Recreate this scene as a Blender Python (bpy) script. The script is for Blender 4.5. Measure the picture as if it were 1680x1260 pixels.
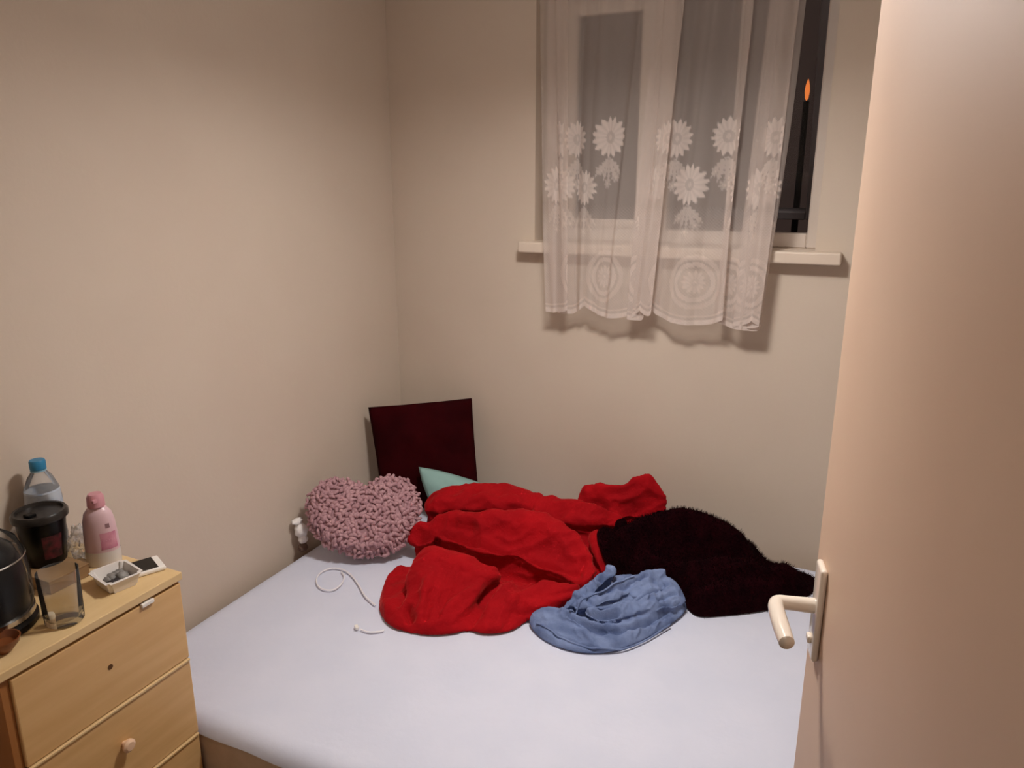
import bpy, bmesh, math, random
import numpy as np
from mathutils import Vector, Matrix, noise
from mathutils.geometry import delaunay_2d_cdt

random.seed(7); rng = np.random.default_rng(7)
scene = bpy.context.scene
for o in list(bpy.data.objects): bpy.data.objects.remove(o)
COL = scene.collection

# ------------------------------------------------------------------ camera
CAM_H = 1.58; FPX = 1250.0; YAW = math.radians(24.9); PITCH = math.radians(15.0)
cam_d = bpy.data.cameras.new('camera'); cam = bpy.data.objects.new('camera', cam_d); COL.objects.link(cam)
cam_d.sensor_width = 36.0; cam_d.sensor_fit = 'HORIZONTAL'; cam_d.lens = FPX / 1680 * 36.0
cam_d.clip_start = 0.02; cam_d.clip_end = 200
cam.location = (0, 0, CAM_H); cam.rotation_euler = (math.pi / 2 - PITCH, 0, YAW)
scene.camera = cam

# ------------------------------------------------------------------ world (night outside)
w = bpy.data.worlds.new('night'); scene.world = w; w.use_nodes = True
w.node_tree.nodes['Background'].inputs[0].default_value = (0.030, 0.019, 0.016, 1)
w.node_tree.nodes['Background'].inputs[1].default_value = 1.0

# ------------------------------------------------------------------ exposure
vs = scene.view_settings
vs.view_transform = 'Standard'; vs.look = 'None'; vs.gamma = 1.0; vs.use_curve_mapping = False
vs.exposure = 0.0
LAMP = Vector((-0.54, 1.50, 2.06)); LAMP_STRENGTH = 138.0; LAMP_COLOR = (1.0, 0.945, 0.905)
scene.cycles.max_bounces = 10; scene.cycles.diffuse_bounces = 5; scene.cycles.transparent_max_bounces = 24
scene.cycles.use_denoising = True

# ------------------------------------------------------------------ rays of the camera, used to measure real positions
Fv = Vector((-math.sin(YAW) * math.cos(PITCH), math.cos(YAW) * math.cos(PITCH), -math.sin(PITCH)))
Rv = Vector((math.cos(YAW), math.sin(YAW), 0)); Uv = Rv.cross(Fv); Cv = Vector((0, 0, CAM_H))
def ray(px, py): return Fv + Rv * ((px - 840) / FPX) - Uv * ((py - 630) / FPX)
def PZ(px, py, z): d = ray(px, py); return Cv + d * ((z - CAM_H) / d.z)
def PY(px, py, y): d = ray(px, py); return Cv + d * (y / d.y)
def PX(px, py, x): d = ray(px, py); return Cv + d * (x / d.x)
def PP(px, py, p0, n): d = ray(px, py); return Cv + d * ((p0 - Cv).dot(n) / d.dot(n))

# ------------------------------------------------------------------ helpers
def lin(c):
    if isinstance(c, str):
        c = [int(c[i:i + 2], 16) / 255 for i in (1, 3, 5)]
    return tuple((v / 12.92 if v <= .04045 else ((v + .055) / 1.055) ** 2.4) for v in c[:3]) + (1.0,)

def mat(name, col, rough=.6, metal=0, spec=.5, var=None, vscale=8, vdetail=4, bump=0, bscale=60, bdist=.002, sheen=0, sheen_tint=None,
        trans=0, alpha=1, coat=0, stretch=None, ior=1.45, emit=None, estr=0):
    m = bpy.data.materials.new(name); m.use_nodes = True; nt = m.node_tree; b = nt.nodes['Principled BSDF']
    b.inputs['Base Color'].default_value = lin(col)
    b.inputs['Roughness'].default_value = rough; b.inputs['Metallic'].default_value = metal
    b.inputs['Specular IOR Level'].default_value = spec; b.inputs['IOR'].default_value = ior
    b.inputs['Transmission Weight'].default_value = trans; b.inputs['Alpha'].default_value = alpha
    b.inputs['Coat Weight'].default_value = coat
    if sheen:
        b.inputs['Sheen Weight'].default_value = sheen; b.inputs['Sheen Roughness'].default_value = .4
        b.inputs['Sheen Tint'].default_value = lin(sheen_tint or col)
    if emit: b.inputs['Emission Color'].default_value = emit + (1,); b.inputs['Emission Strength'].default_value = estr
    tc = nt.nodes.new('ShaderNodeTexCoord')
    src = tc.outputs['Object']
    if stretch:
        mp = nt.nodes.new('ShaderNodeMapping'); mp.inputs['Scale'].default_value = stretch
        nt.links.new(src, mp.inputs[0]); src = mp.outputs[0]
    if var:
        n = nt.nodes.new('ShaderNodeTexNoise'); n.inputs['Scale'].default_value = vscale; n.inputs['Detail'].default_value = vdetail
        nt.links.new(src, n.inputs['Vector'])
        r = nt.nodes.new('ShaderNodeValToRGB'); r.color_ramp.elements[0].position = .35; r.color_ramp.elements[1].position = .65
        r.color_ramp.elements[0].color = lin(col); r.color_ramp.elements[1].color = lin(var)
        nt.links.new(n.outputs['Fac'], r.inputs[0]); nt.links.new(r.outputs[0], b.inputs['Base Color'])
    if bump:
        n2 = nt.nodes.new('ShaderNodeTexNoise'); n2.inputs['Scale'].default_value = bscale; n2.inputs['Detail'].default_value = 5
        nt.links.new(src, n2.inputs['Vector'])
        bp = nt.nodes.new('ShaderNodeBump'); bp.inputs['Strength'].default_value = bump; bp.inputs['Distance'].default_value = bdist
        nt.links.new(n2.outputs['Fac'], bp.inputs['Height']); nt.links.new(bp.outputs[0], b.inputs['Normal'])
    return m

def glass_mat(name, tint=(1, 1, 1), amount=.9, rough=.03, body='#ffffff', blend=.22):
    """thin clear plastic or glass: mostly see-through, reflecting at grazing angles"""
    m = bpy.data.materials.new(name); m.use_nodes = True; nt = m.node_tree
    for n in list(nt.nodes):
        if n.type == 'BSDF_PRINCIPLED': nt.nodes.remove(n)
    out = nt.nodes['Material Output']
    t = nt.nodes.new('ShaderNodeBsdfTransparent'); t.inputs[0].default_value = tint + (1,)
    g = nt.nodes.new('ShaderNodeBsdfGlossy'); g.inputs['Roughness'].default_value = rough
    dd = nt.nodes.new('ShaderNodeBsdfDiffuse'); dd.inputs[0].default_value = lin(body)
    lw = nt.nodes.new('ShaderNodeLayerWeight'); lw.inputs[0].default_value = blend
    m1 = nt.nodes.new('ShaderNodeMixShader'); m1.inputs[0].default_value = 1 - amount
    nt.links.new(t.outputs[0], m1.inputs[1]); nt.links.new(dd.outputs[0], m1.inputs[2])
    m2 = nt.nodes.new('ShaderNodeMixShader')
    nt.links.new(lw.outputs['Fresnel'], m2.inputs[0]); nt.links.new(m1.outputs[0], m2.inputs[1]); nt.links.new(g.outputs[0], m2.inputs[2])
    nt.links.new(m2.outputs[0], out.inputs[0])
    return m

def tag(o, label=None, cat=None, group=None, kind=None):
    if label: o['label'] = label
    if cat: o['category'] = cat
    if group: o['group'] = group
    if kind: o['kind'] = kind
    return o

def link(name, me, m, parent=None, smooth=False):
    o = bpy.data.objects.new(name, me); COL.objects.link(o)
    if m: me.materials.append(m)
    if smooth:
        me.shade_smooth()
    if parent: attach(o, parent)
    return o
def attach(o, parent):
    o.parent = parent
    o.matrix_parent_inverse = Matrix.Translation(-parent.location)   # meshes are built in world coordinates
def empty(name, loc):
    o = bpy.data.objects.new(name, None); COL.objects.link(o); o.location = loc; o.empty_display_size = .05
    return o
def from_bm(name, bm, m, parent=None, smooth=False):
    me = bpy.data.meshes.new(name); bm.to_mesh(me); bm.free(); return link(name, me, m, parent, smooth)
def from_np(name, V, Fc, m, parent=None, smooth=True):
    me = bpy.data.meshes.new(name)
    me.from_pydata([tuple(map(float, v)) for v in V], [], [tuple(map(int, f)) for f in Fc]); me.update()
    return link(name, me, m, parent, smooth)
def box_bm(lo, hi, bevel=0, seg=2, bm=None):
    new = bm is None
    b = bmesh.new()
    bmesh.ops.create_cube(b, size=1)
    lo = Vector(lo); hi = Vector(hi)
    for v in b.verts:
        v.co = Vector(((lo[i] + hi[i]) / 2 + v.co[i] * (hi[i] - lo[i])) for i in range(3))
    if bevel: bmesh.ops.bevel(b, geom=b.edges[:], offset=bevel, segments=seg, affect='EDGES', profile=.5)
    if new: return b
    me = bpy.data.meshes.new('t'); b.to_mesh(me); b.free(); bm.from_mesh(me); bpy.data.meshes.remove(me); return bm
def box(name, lo, hi, m, parent=None, bevel=0, seg=2, smooth=False):
    return from_bm(name, box_bm(lo, hi, bevel, seg), m, parent, smooth)
def rot_box(name, c, size, rz, m, parent=None, bevel=0, rx=0):
    bm = box_bm([-s / 2 for s in size], [s / 2 for s in size], bevel)
    M = Matrix.Translation(c) @ Matrix.Rotation(rz, 4, 'Z') @ Matrix.Rotation(rx, 4, 'X')
    bmesh.ops.transform(bm, matrix=M, verts=bm.verts[:]); return from_bm(name, bm, m, parent)
def lathe(name, c, prof, m, parent=None, n=40, cap_bottom=True, cap_top=True, smooth=True, sx=1, sy=1, rz=0):
    V = []; Fc = []
    for r, z in prof:
        for k in range(n):
            a = 2 * math.pi * k / n; x = r * math.cos(a) * sx; y = r * math.sin(a) * sy
            V.append((c[0] + x * math.cos(rz) - y * math.sin(rz), c[1] + x * math.sin(rz) + y * math.cos(rz), c[2] + z))
    for i in range(len(prof) - 1):
        for k in range(n):
            k2 = (k + 1) % n; Fc.append((i * n + k, i * n + k2, (i + 1) * n + k2, (i + 1) * n + k))
    if cap_bottom: Fc.append(tuple(range(n))[::-1])
    if cap_top: Fc.append(tuple((len(prof) - 1) * n + k for k in range(n)))
    o = from_np(name, V, Fc, m, parent, smooth)
    if smooth: edge_split(o)
    return o
def edge_split(o, ang=35):
    me = o.data
    bm = bmesh.new(); bm.from_mesh(me)
    for e in bm.edges:
        if len(e.link_faces) == 2 and e.calc_face_angle(0) > math.radians(ang): e.smooth = False
    bm.to_mesh(me); bm.free()
def patch_on_cyl(name, c, r0, r1, z0, z1, a0, a1, m, parent, n=16, nz=4):
    V = []; Fc = []
    for j in range(nz + 1):
        t = j / nz
        for k in range(n + 1):
            a = a0 + (a1 - a0) * k / n; r = r0 + (r1 - r0) * t
            V.append((c[0] + r * math.cos(a), c[1] + r * math.sin(a), c[2] + z0 + (z1 - z0) * t))
    for j in range(nz):
        for k in range(n):
            i = j * (n + 1) + k; Fc.append((i, i + 1, i + n + 2, i + n + 1))
    return from_np(name, V, Fc, m, parent)
def tube(name, pts, r, m, parent=None, n=8, radii=None, smooth_it=3):
    P = [Vector(p) for p in pts]; Rr = list(radii) if radii else [r] * len(P)
    for _ in range(smooth_it):
        Q = [P[0]]; S = [Rr[0]]
        for i in range(len(P) - 1):
            Q += [P[i] * .75 + P[i + 1] * .25, P[i] * .25 + P[i + 1] * .75]; S += [Rr[i] * .75 + Rr[i + 1] * .25, Rr[i] * .25 + Rr[i + 1] * .75]
        Q.append(P[-1]); S.append(Rr[-1]); P, Rr = Q, S
    V = []; Fc = []; up = Vector((0, 0, 1)); prev = None
    for i, p in enumerate(P):
        t = (P[min(i + 1, len(P) - 1)] - P[max(i - 1, 0)]).normalized()
        a = prev if prev is not None else (t.cross(up) if abs(t.z) < .95 else t.cross(Vector((1, 0, 0))))
        a = (a - t * a.dot(t)).normalized(); prev = a; b = t.cross(a)
        for k in range(n):
            an = 2 * math.pi * k / n; V.append(p + (a * math.cos(an) + b * math.sin(an)) * Rr[i])
    for i in range(len(P) - 1):
        for k in range(n):
            k2 = (k + 1) % n; Fc.append((i * n + k, i * n + k2, (i + 1) * n + k2, (i + 1) * n + k))
    Fc.append(tuple(range(n))[::-1]); Fc.append(tuple((len(P) - 1) * n + k for k in range(n)))
    return from_np(name, V, Fc, m, parent)

# ------------------------------------------------------------------ materials
M_wall = mat('cream_wall_paint', '#d0c2b2', .75, var='#ccbdad', vscale=2.2, bump=.15, bscale=90, spec=.3)
M_ceil = mat('ceiling_paint', '#ebe4da', .85)
M_trim = mat('white_gloss_trim', '#dccdbd', .4, var='#d6c6b6', vscale=6)
M_upvc = mat('window_frame_white', '#cfc3b8', .35)
M_floor = mat('dark_carpet', '#3a2a22', .95, var='#2b1e18', vscale=60, bump=.6, bscale=300)
M_door = mat('cream_gloss_door', '#d2b59d', .58, var='#ceb098', vscale=3, bump=.05, bscale=25, spec=.45)
M_handle = mat('off_white_handle_enamel', '#efe4d6', .22, coat=.5)
M_pane = glass_mat('window_pane_glass', (.92, .92, .92), .99, .01)
M_sheet = mat('pale_blue_white_sheet', '#d4d8e8', .85, var='#cfd4e5', vscale=7, bump=.25, bscale=35, bdist=.004, sheen=.15)
M_matt = mat('beige_mattress_ticking', '#c6b09b', .85, var='#bca690', vscale=20, bump=.3, bscale=120)
M_base = mat('dark_bed_base', '#3b231b', .7, var='#2e1a14', vscale=14)
M_wood = mat('pale_pine_laminate', '#dab27b', .42, var='#d2a870', vscale=5, stretch=(3, .7, 9), bump=.05, bscale=40)
M_woodtop = mat('pale_pine_top', '#dfc291', .4, var='#d8b986', vscale=5, stretch=(9, .7, 3))
M_woodshade = mat('pine_panel_shaded', '#a9713c', .55, var='#9c6533', vscale=5, stretch=(3, 9, .7))  # shade on the chest's end panel put into a darker pine colour
M_black = mat('black_plastic', '#060506', .3, spec=.3)
M_red = mat('red_fleece', '#a20a14', .85, spec=.12, var='#940812', vscale=9, bump=.5, bscale=160, bdist=.003, sheen=.35, sheen_tint='#ff6a60')
M_burg = mat('burgundy_velvet', '#300206', .9, spec=.08, var='#280205', vscale=10, bump=.3, bscale=140)
M_coat = mat('dark_maroon_fuzzy', '#1d0307', .95, spec=.05, var='#130205', vscale=25, bump=.8, bscale=120, bdist=.006)
M_teal = mat('pale_teal_fabric', '#8fb3ae', .8, var='#87aaa6', vscale=8, bump=.2, bscale=120, sheen=.2)
M_pink = mat('dusty_pink_plush', '#b08a8f', .85, var='#a88187', vscale=20, bump=.3, bscale=150, sheen=.3, sheen_tint='#e8b8c0')
M_pinkribbon = mat('dusty_pink_ruffle', '#bb959a', .85, spec=.15, var='#a9838a', vscale=30, sheen=.1, sheen_tint='#f0c4cc')
M_white = mat('white_plastic', '#eeeae4', .35)
M_chrome = mat('brushed_steel', '#b9b3ad', .22, metal=1)
M_clear = glass_mat('clear_plastic', (.93, .94, .95), .84, .08)
M_jug = glass_mat('clear_jug_plastic', (.98, .98, .98), .99, .1, blend=.08)
M_clearglass = glass_mat('drinking_glass_clear', (.95, .95, .93), .96, .04, blend=.12)
M_bag = glass_mat('thin_plastic_bag', (.95, .95, .95), .72, .15)

# ------------------------------------------------------------------ room shell
XL, YB, ZC = -1.645, 2.48, 2.40         # left wall, back wall, ceiling
XR, YF = 0.62, 0.20                     # right wall, doorway wall (room side)
OX0, OX1, OZ0, OZ1 = -1.064, -0.149, 1.374, 2.27   # window opening
def struct(o): return tag(o, kind='structure')
struct(box('floor', (-1.8, -1.3, -.06), (1.0, 2.7, 0), M_floor))
struct(box('ceiling', (-1.8, -1.3, ZC), (1.0, 2.7, ZC + .08), M_ceil))
struct(box('wall_left', (XL - .12, -1.3, 0), (XL, 2.7, ZC), M_wall))
struct(box('wall_right', (XR, YF, 0), (XR + .12, 2.7, ZC), M_wall))
bm = bmesh.new()                        # back wall with its window opening
for lo, hi in (((XL, YB, 0), (OX0, YB + .22, ZC)), ((OX1, YB, 0), (XR, YB + .22, ZC)), ((OX0, YB, 0), (OX1, YB + .22, OZ0 - .02)), ((OX0, YB, OZ1), (OX1, YB + .22, ZC))):
    box_bm(lo, hi, bm=bm)
bmesh.ops.remove_doubles(bm, verts=bm.verts[:], dist=1e-5)
struct(from_bm('wall_back', bm, M_wall))
bm = bmesh.new()                        # wall with the doorway the photograph is taken through
for lo, hi in (((XL, YF - .1, 0), (-.66, YF, ZC)), ((.22, YF - .1, 0), (XR + .12, YF, ZC)), ((-.66, YF - .1, 2.03), (.22, YF, ZC))):
    box_bm(lo, hi, bm=bm)
struct(from_bm('wall_front', bm, M_wall))
bm = bmesh.new()
box_bm((XL, -1.3, 0), (1.0, -1.2, ZC), bm=bm); box_bm((.9, -1.2, 0), (1.0, YF - .1, ZC), bm=bm)
struct(from_bm('wall_hall', bm, M_wall))
struct(box('baseboard_left', (XL, 1.1, 0), (XL + .014, YB, .09), M_trim, bevel=.003))
struct(box('baseboard_back', (XL + .014, YB - .014, 0), (XR, YB, .09), M_trim, bevel=.003))
# sill board
struct(box('trim_1', (-1.105, 2.425, 1.337), (-.072, YB, 1.374), M_trim, bevel=.006, seg=3))
struct(box('trim_2', (OX0, YB, OZ0 - .02), (OX1, YB + .16, OZ0 + .0005), M_trim))
bpy.data.objects['trim_1']['label'] = 'white painted window sill board below the net curtain'

# ------------------------------------------------------------------ window
win = empty('window_1', ((OX0 + OX1) / 2, 2.6, OZ0)); struct(win); win['label'] = 'white framed window with its right sash pushed open'
FY0, FY1 = 2.555, 2.615
MX = -.655
def ring(name, x0, x1, z0, z1, wl, wr, wb, wt, y0, y1, m, parent, xf=None):
    bm = bmesh.new()
    for lo, hi in (((x0, y0, z0), (x0 + wl, y1, z1)), ((x1 - wr, y0, z0), (x1, y1, z1)), ((x0 + wl, y0, z0), (x1 - wr, y1, z0 + wb)), ((x0 + wl, y0, z1 - wt), (x1 - wr, y1, z1))):
        box_bm(lo, hi, bevel=.004, seg=1, bm=bm)
    if xf: bmesh.ops.transform(bm, matrix=xf, verts=bm.verts[:])
    return from_bm(name, bm, m, parent)
ring('window_frame', OX0, OX1, OZ0, OZ1, .055, .032, .045, .05, FY0, FY1, M_upvc, win)
box('mullion', (MX - .03, FY0 + .002, OZ0 + .045), (MX + .03, FY1 - .002, OZ1 - .05), M_upvc, win, .004)
fs = ring('fixed_sash', OX0 + .055, MX - .03, OZ0 + .045, OZ1 - .05, .055, .05, .03, .12, FY0 + .012, FY1 - .006, M_upvc, win)
box('pane', (OX0 + .10, 2.588, OZ0 + .07), (MX - .075, 2.592, OZ1 - .16), M_pane, fs)
hinge = Vector((0, FY1 - .02, OZ1 - .05))
XF = Matrix.Translation(hinge) @ Matrix.Rotation(math.radians(17), 4, 'X') @ Matrix.Translation(-hinge)
M_sash = mat('sash_frame_shaded', '#6b6668', .4)  # white sash frame, its dimness outside put into a grey colour
os_ = ring('open_sash', MX + .03, OX1 - .030, OZ0 + .047, OZ1 - .05, .03, .03, .03, .05, FY0 + .012, FY1 - .006, M_sash, win, XF)
bm = box_bm((MX + .05, 2.588, OZ0 + .065), (OX1 - .05, 2.592, OZ1 - .09)); bmesh.ops.transform(bm, matrix=XF, verts=bm.verts[:])
from_bm('pane', bm, M_pane, os_)
# the street lamp seen through the open part
sl = PY(1326, 133, 9.0)
st = empty('street_lamp', (sl.x, sl.y, 0)); tag(st, 'glowing orange street lamp outside beyond the dark window', 'street lamp')
M_lampglow = mat('sodium_lamp_glow', '#ff8a3c', .5, emit=(.9, .22, .05), estr=1.0)
M_post = mat('dark_lamp_post', '#141210', .6)
lathe('lamp_head', (sl.x, sl.y, sl.z - .10), [(.004, -.09), (.018, -.07), (.026, 0), (.020, .06), (.010, .10), (.003, .12)], M_lampglow, st, n=20)
lathe('post', (sl.x, sl.y, -3), [(.05, 0), (.03, sl.z + 2.8)], M_post, st, n=12)

# ------------------------------------------------------------------ net curtain
def build_curtain():
    nu, nv = 640, 260
    YC = 2.412; ztop = 2.30
    # the cloth followed from left to right: where it turns back on itself it hangs in double and triple layers
    turns = [(881, 897, 0), (936, 936, -.012), (892, 906, .006), (940, 942, .010), (960, 953, -.002), (1010, 985, -.006), (1062, 1022, .0), (1128, 1076, -.016), (1068, 1030, .002), (1132, 1084, .012),
             (1170, 1125, -.006), (1212, 1166, .0), (1236, 1194, -.012), (1216, 1176, .004), (1246, 1202, .008), (1319, 1250, -.014), (1258, 1206, .0), (1322, 1253, .006)]
    xt = np.array([PY(p[0], 0, YC).x for p in turns]); xb = np.array([PY(p[1], 500, YC).x for p in turns]); yo = np.array([p[2] for p in turns])
    L = np.r_[0, np.cumsum(np.abs(np.diff(xt)) + .012)]; W = L[-1]
    cu_ = np.linspace(0, W, nu)
    def soft(v):
        f = np.interp(cu_, L, v); ker = np.hanning(13); ker /= ker.sum(); return np.convolve(np.pad(f, 6, 'edge'), ker, 'valid')
    XT, XB, YO = soft(xt), soft(xb), soft(yo)
    U, Vv = np.meshgrid(np.linspace(0, 1, nu), np.linspace(0, 1, nv)); c = np.broadcast_to(cu_, U.shape)
    # scalloped hem
    per = .262
    hem = 1.178 - .036 * np.abs(np.sin(np.pi * (c + .10) / per)) ** .75 - .012 * U
    hem = hem + .05 * np.exp(-((c - L[7] - .02) / .022) ** 2)
    Z = ztop + (hem - ztop) * Vv
    tdrop = np.clip((2.10 - Z) / .92, -.3, 1.1)
    X = XT + (XB - XT) * np.sign(tdrop) * np.abs(tdrop) ** 1.15
    drop = np.clip((ztop - Z) / 1.15, 0, 1)
    X = X + .004 * np.sin(c * 38 + 2.5 * Vv) + .003 * np.sin(c * 90 + 5 * Vv)
    Y = 2.436 - .036 * np.clip(drop * 1.25, 0, 1) + YO * (.6 + .5 * drop) - .006 * np.sin(c * 42 + 1.0 + 1.5 * Vv) - .003 * np.sin(c * 110 + 3 * Vv)
    Y = np.minimum(Y, 2.472)
    Y = np.where(Z < 1.40, np.minimum(Y, 2.417), Y)
    Y = np.where(Z < 1.46, np.minimum(Y, 2.417 + np.maximum(Z - 1.40, 0) * .9), Y)
    # woven lace pattern: how dense the threads are
    h = Z - (1.178 - .012 * U)                     # height above the hem line
    D = np.full_like(U, .37)
    D = np.maximum(D, .37 + .17 * np.clip((.33 - h) / .10, 0, 1))
    def daisy(cx, cy, R, n=15, rot=0, dens=.88):
        nonlocal D
        dx = c - cx; dy = h - cy; r = np.hypot(dx, dy); th = np.arctan2(dy, dx) + rot
        edge = R * (.90 + .10 * np.cos(n * th))
        pet = np.clip((edge - r) / .006, 0, 1) * (dens - .05 + .05 * np.cos(n * th))
        pet = np.where(r < R * .30, .66, pet); pet = np.where(r < R * .12, .8, pet)
        D = np.maximum(D, pet)
    def leaf(cx, cy, ln, wd, ang, dens=.66):
        nonlocal D
        dx = c - cx; dy = h - cy; a = dx * np.cos(ang) + dy * np.sin(ang); b = -dx * np.sin(ang) + dy * np.cos(ang)
        t = np.clip(a / ln, 0, 1); hw = wd * np.sin(np.pi * t) ** .7 * (1 + .25 * np.sin(a * 420))
        D = np.maximum(D, np.where((a > 0) & (a < ln), np.clip((hw - np.abs(b)) / .004, 0, 1) * dens, 0))
    def at(seg, t): return L[seg] + (L[seg + 1] - L[seg]) * t
    for seg, t, hh_, R in ((5, .02, .535, .066), (3, .2, .53, .062), (9, -.1, .53, .062), (11, .1, .535, .060), (15, .3, .53, .060), (0, .6, .385, .066), (4, .15, .38, .060), (9, .75, .395, .066), (14, .5, .385, .066), (16, .5, .39, .06), (2, .5, .385, .06), (12, .5, .385, .055), (7, .5, .39, .062), (1, .4, .53, .06), (7, .1, .53, .055)):
        cx = at(seg, t); daisy(cx, hh_, R, 15, seg)
        for a in (-2.2, -1.85, -1.5, -1.15, -.85): leaf(cx, hh_ - .055, .085, .011, a)
        for q in range(3): daisy(cx + (-.03, .032, .0)[q], hh_ - .10 - .02 * q, .022, 7, q, .62)
    for cx in (at(1, .5), at(5, .15), at(7, .5), at(10, .3), at(13, .5), at(15, .5)):
        for rr, dd in ((.078, .68), (.056, .74)):
            r = np.hypot(c - cx, (h - .10)); D = np.maximum(D, np.where(np.abs(r - rr) < .007, dd, 0))
        daisy(cx, .10, .042, 12, 0, .76)
    hh = Z - hem
    D = np.maximum(D, np.where(hh < .014, .9, 0)); D = np.maximum(D, np.where((hh > .024) & (hh < .031), .75, 0))
    D = D + .05 * np.sin(c * 620) * np.sin(h * 620) * (h < .33)
    D = np.clip(D, 0, .95)
    V = np.stack([X, Y, Z], -1).reshape(-1, 3)
    i = np.arange(nu * nv).reshape(nv, nu)
    Fc = np.stack([i[:-1, :-1], i[:-1, 1:], i[1:, 1:], i[1:, :-1]], -1).reshape(-1, 4)
    m = bpy.data.materials.new('white_lace_net'); m.use_nodes = True; nt = m.node_tree
    for n in list(nt.nodes):
        if n.type == 'BSDF_PRINCIPLED': nt.nodes.remove(n)
    at = nt.nodes.new('ShaderNodeAttribute'); at.attribute_name = 'weave'
    d1 = nt.nodes.new('ShaderNodeBsdfDiffuse'); d1.inputs[0].default_value = lin('#e2d5cd')
    d2 = nt.nodes.new('ShaderNodeBsdfTranslucent'); d2.inputs[0].default_value = lin('#ddd0c8')
    mx = nt.nodes.new('ShaderNodeMixShader'); mx.inputs[0].default_value = .3
    tr = nt.nodes.new('ShaderNodeBsdfTransparent')
    m2 = nt.nodes.new('ShaderNodeMixShader')
    nt.links.new(d1.outputs[0], mx.inputs[1]); nt.links.new(d2.outputs[0], mx.inputs[2])
    nt.links.new(at.outputs['Fac'], m2.inputs[0]); nt.links.new(tr.outputs[0], m2.inputs[1]); nt.links.new(mx.outputs[0], m2.inputs[2])
    nt.links.new(m2.outputs[0], nt.nodes['Material Output'].inputs[0])
    cu = empty('net_curtain', (-.64, 2.42, 1.17))
    tag(cu, 'sheer white net curtain with woven daisies and a scalloped hem over the window', 'curtain')
    o = from_np('net_panel', V, Fc, m, cu)
    a = o.data.attributes.new('weave', 'FLOAT', 'POINT'); a.data.foreach_set('value', D.reshape(-1).astype(np.float32))
    tube('curtain_wire', [(-1.08, 2.440, 2.30), (-.64, 2.440, 2.295), (-.12, 2.440, 2.30)], .004, M_white, cu)
build_curtain()

# ------------------------------------------------------------------ door, opened into the room
DA = math.radians(12.3)
DD = Vector((-math.sin(DA), math.cos(DA), 0))      # along the door, hinge -> leading edge
DN = Vector((-math.cos(DA), -math.sin(DA), 0))     # face towards the bed
edge = Vector((-.019, 1.030, 0)); DW = .762
hingep = edge - DD * DW
door = empty('door_1', hingep); struct(door); door['label'] = 'cream painted flush door standing open into the room'
def door_box(name, a0, a1, z0, z1, n0, n1, m, parent, bevel=0, seg=2):
    bm = box_bm((a0, n0, z0), (a1, n1, z1), bevel, seg)
    Mx = Matrix((( DD.x, DN.x, 0, hingep.x), (DD.y, DN.y, 0, hingep.y), (0, 0, 1, 0), (0, 0, 0, 1)))
    bmesh.ops.transform(bm, matrix=Mx, verts=bm.verts[:]); bmesh.ops.recalc_face_normals(bm, faces=bm.faces[:])
    return from_bm(name, bm, m, parent, bevel > 0)
def dp(a, n, z): return hingep + DD * a + DN * n + Vector((0, 0, z))
lf = door_box('door_leaf', 0, DW, .01, 1.98, -.040, 0, M_door, door, .003)
HZ = 1.042
hd = door_box('handle_plate', DW - .078, DW - .040, HZ - .072, HZ + .060, 0, .009, M_handle, door, .004, 3)
tube('lever', [dp(DW - .058, .006, HZ), dp(DW - .058, .036, HZ), dp(DW - .058, .054, HZ), dp(DW - .066, .058, HZ), dp(DW - .09, .058, HZ), dp(DW - .12, .056, HZ - .001), dp(DW - .148, .053, HZ - .003)],
     .010, M_handle, hd, 14, radii=[.0105, .0095, .0095, .010, .0105, .0105, .0095])
door_box('lock_turn', DW - .066, DW - .052, HZ - .052, HZ - .042, .008, .014, M_handle, hd, .002)
for z in (.25, 1.0, 1.75):
    door_box('hinge', -.012, .004, z - .04, z + .04, -.03, .004, M_chrome, door, .002)

# ------------------------------------------------------------------ bed
ZB = .38
MX0, MX1, MY0, MY1 = -1.615, .285, 1.049, 2.415
def slab(name, x0, x1, y0, y1, z0, z1, r, m, parent=None, wob=.0, seg=6):
    """a soft rounded block with a subdivided, faintly uneven top"""
    nx, ny = 74, 56
    xs = np.linspace(x0, x1, nx); ys = np.linspace(y0, y1, ny)
    V = []; Fc = []
    for y in ys:
        for x in xs:
            d = min(x - x0, x1 - x, y - y0, y1 - y); t = min(d / r, 1)
            z = z1 - r * (1 - math.sqrt(1 - (1 - t) ** 2))
            z += wob * noise.noise((x * 3.1, y * 3.1, 0)) * t + wob * .5 * noise.noise((x * 9, y * 9, 4)) * t
            V.append((x, y, z))
    for j in range(ny - 1):
        for i in range(nx - 1):
            a = j * nx + i; Fc.append((a, a + 1, a + nx + 1, a + nx))
    ringi = [i for i in range(nx)] + [j * nx + nx - 1 for j in range(1, ny)] + [(ny - 1) * nx + i for i in range(nx - 2, -1, -1)] + [j * nx for j in range(ny - 2, 0, -1)]
    base = len(V)
    for k in ringi: V.append((V[k][0], V[k][1], z0))
    n = len(ringi)
    for k in range(n):
        k2 = (k + 1) % n; Fc.append((ringi[k], base + k, base + k2, ringi[k2]))
    Fc.append(tuple(base + k for k in range(n))[::-1])
    o = from_np(name, V, Fc, m, parent); edge_split(o, 50); return o
bed = empty('low_bed', (-.66, 1.72, 0)); tag(bed, 'dark low bed base under the mattress, beside the chest of drawers', 'bed')
box('base_box', (MX0 + .02, MY0 + .03, .07), (MX1 - .02, MY1 - .01, .205), M_base, bed, .01)
for x in (MX0 + .06, MX1 - .12):
    for y in (MY0 + .08, MY1 - .1): box('leg', (x, y, 0), (x + .06, y + .06, .072), M_base, bed, .004)
mt = slab('mattress', MX0, MX1, MY0, MY1, .205, ZB - .004, .045, M_matt)
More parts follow.
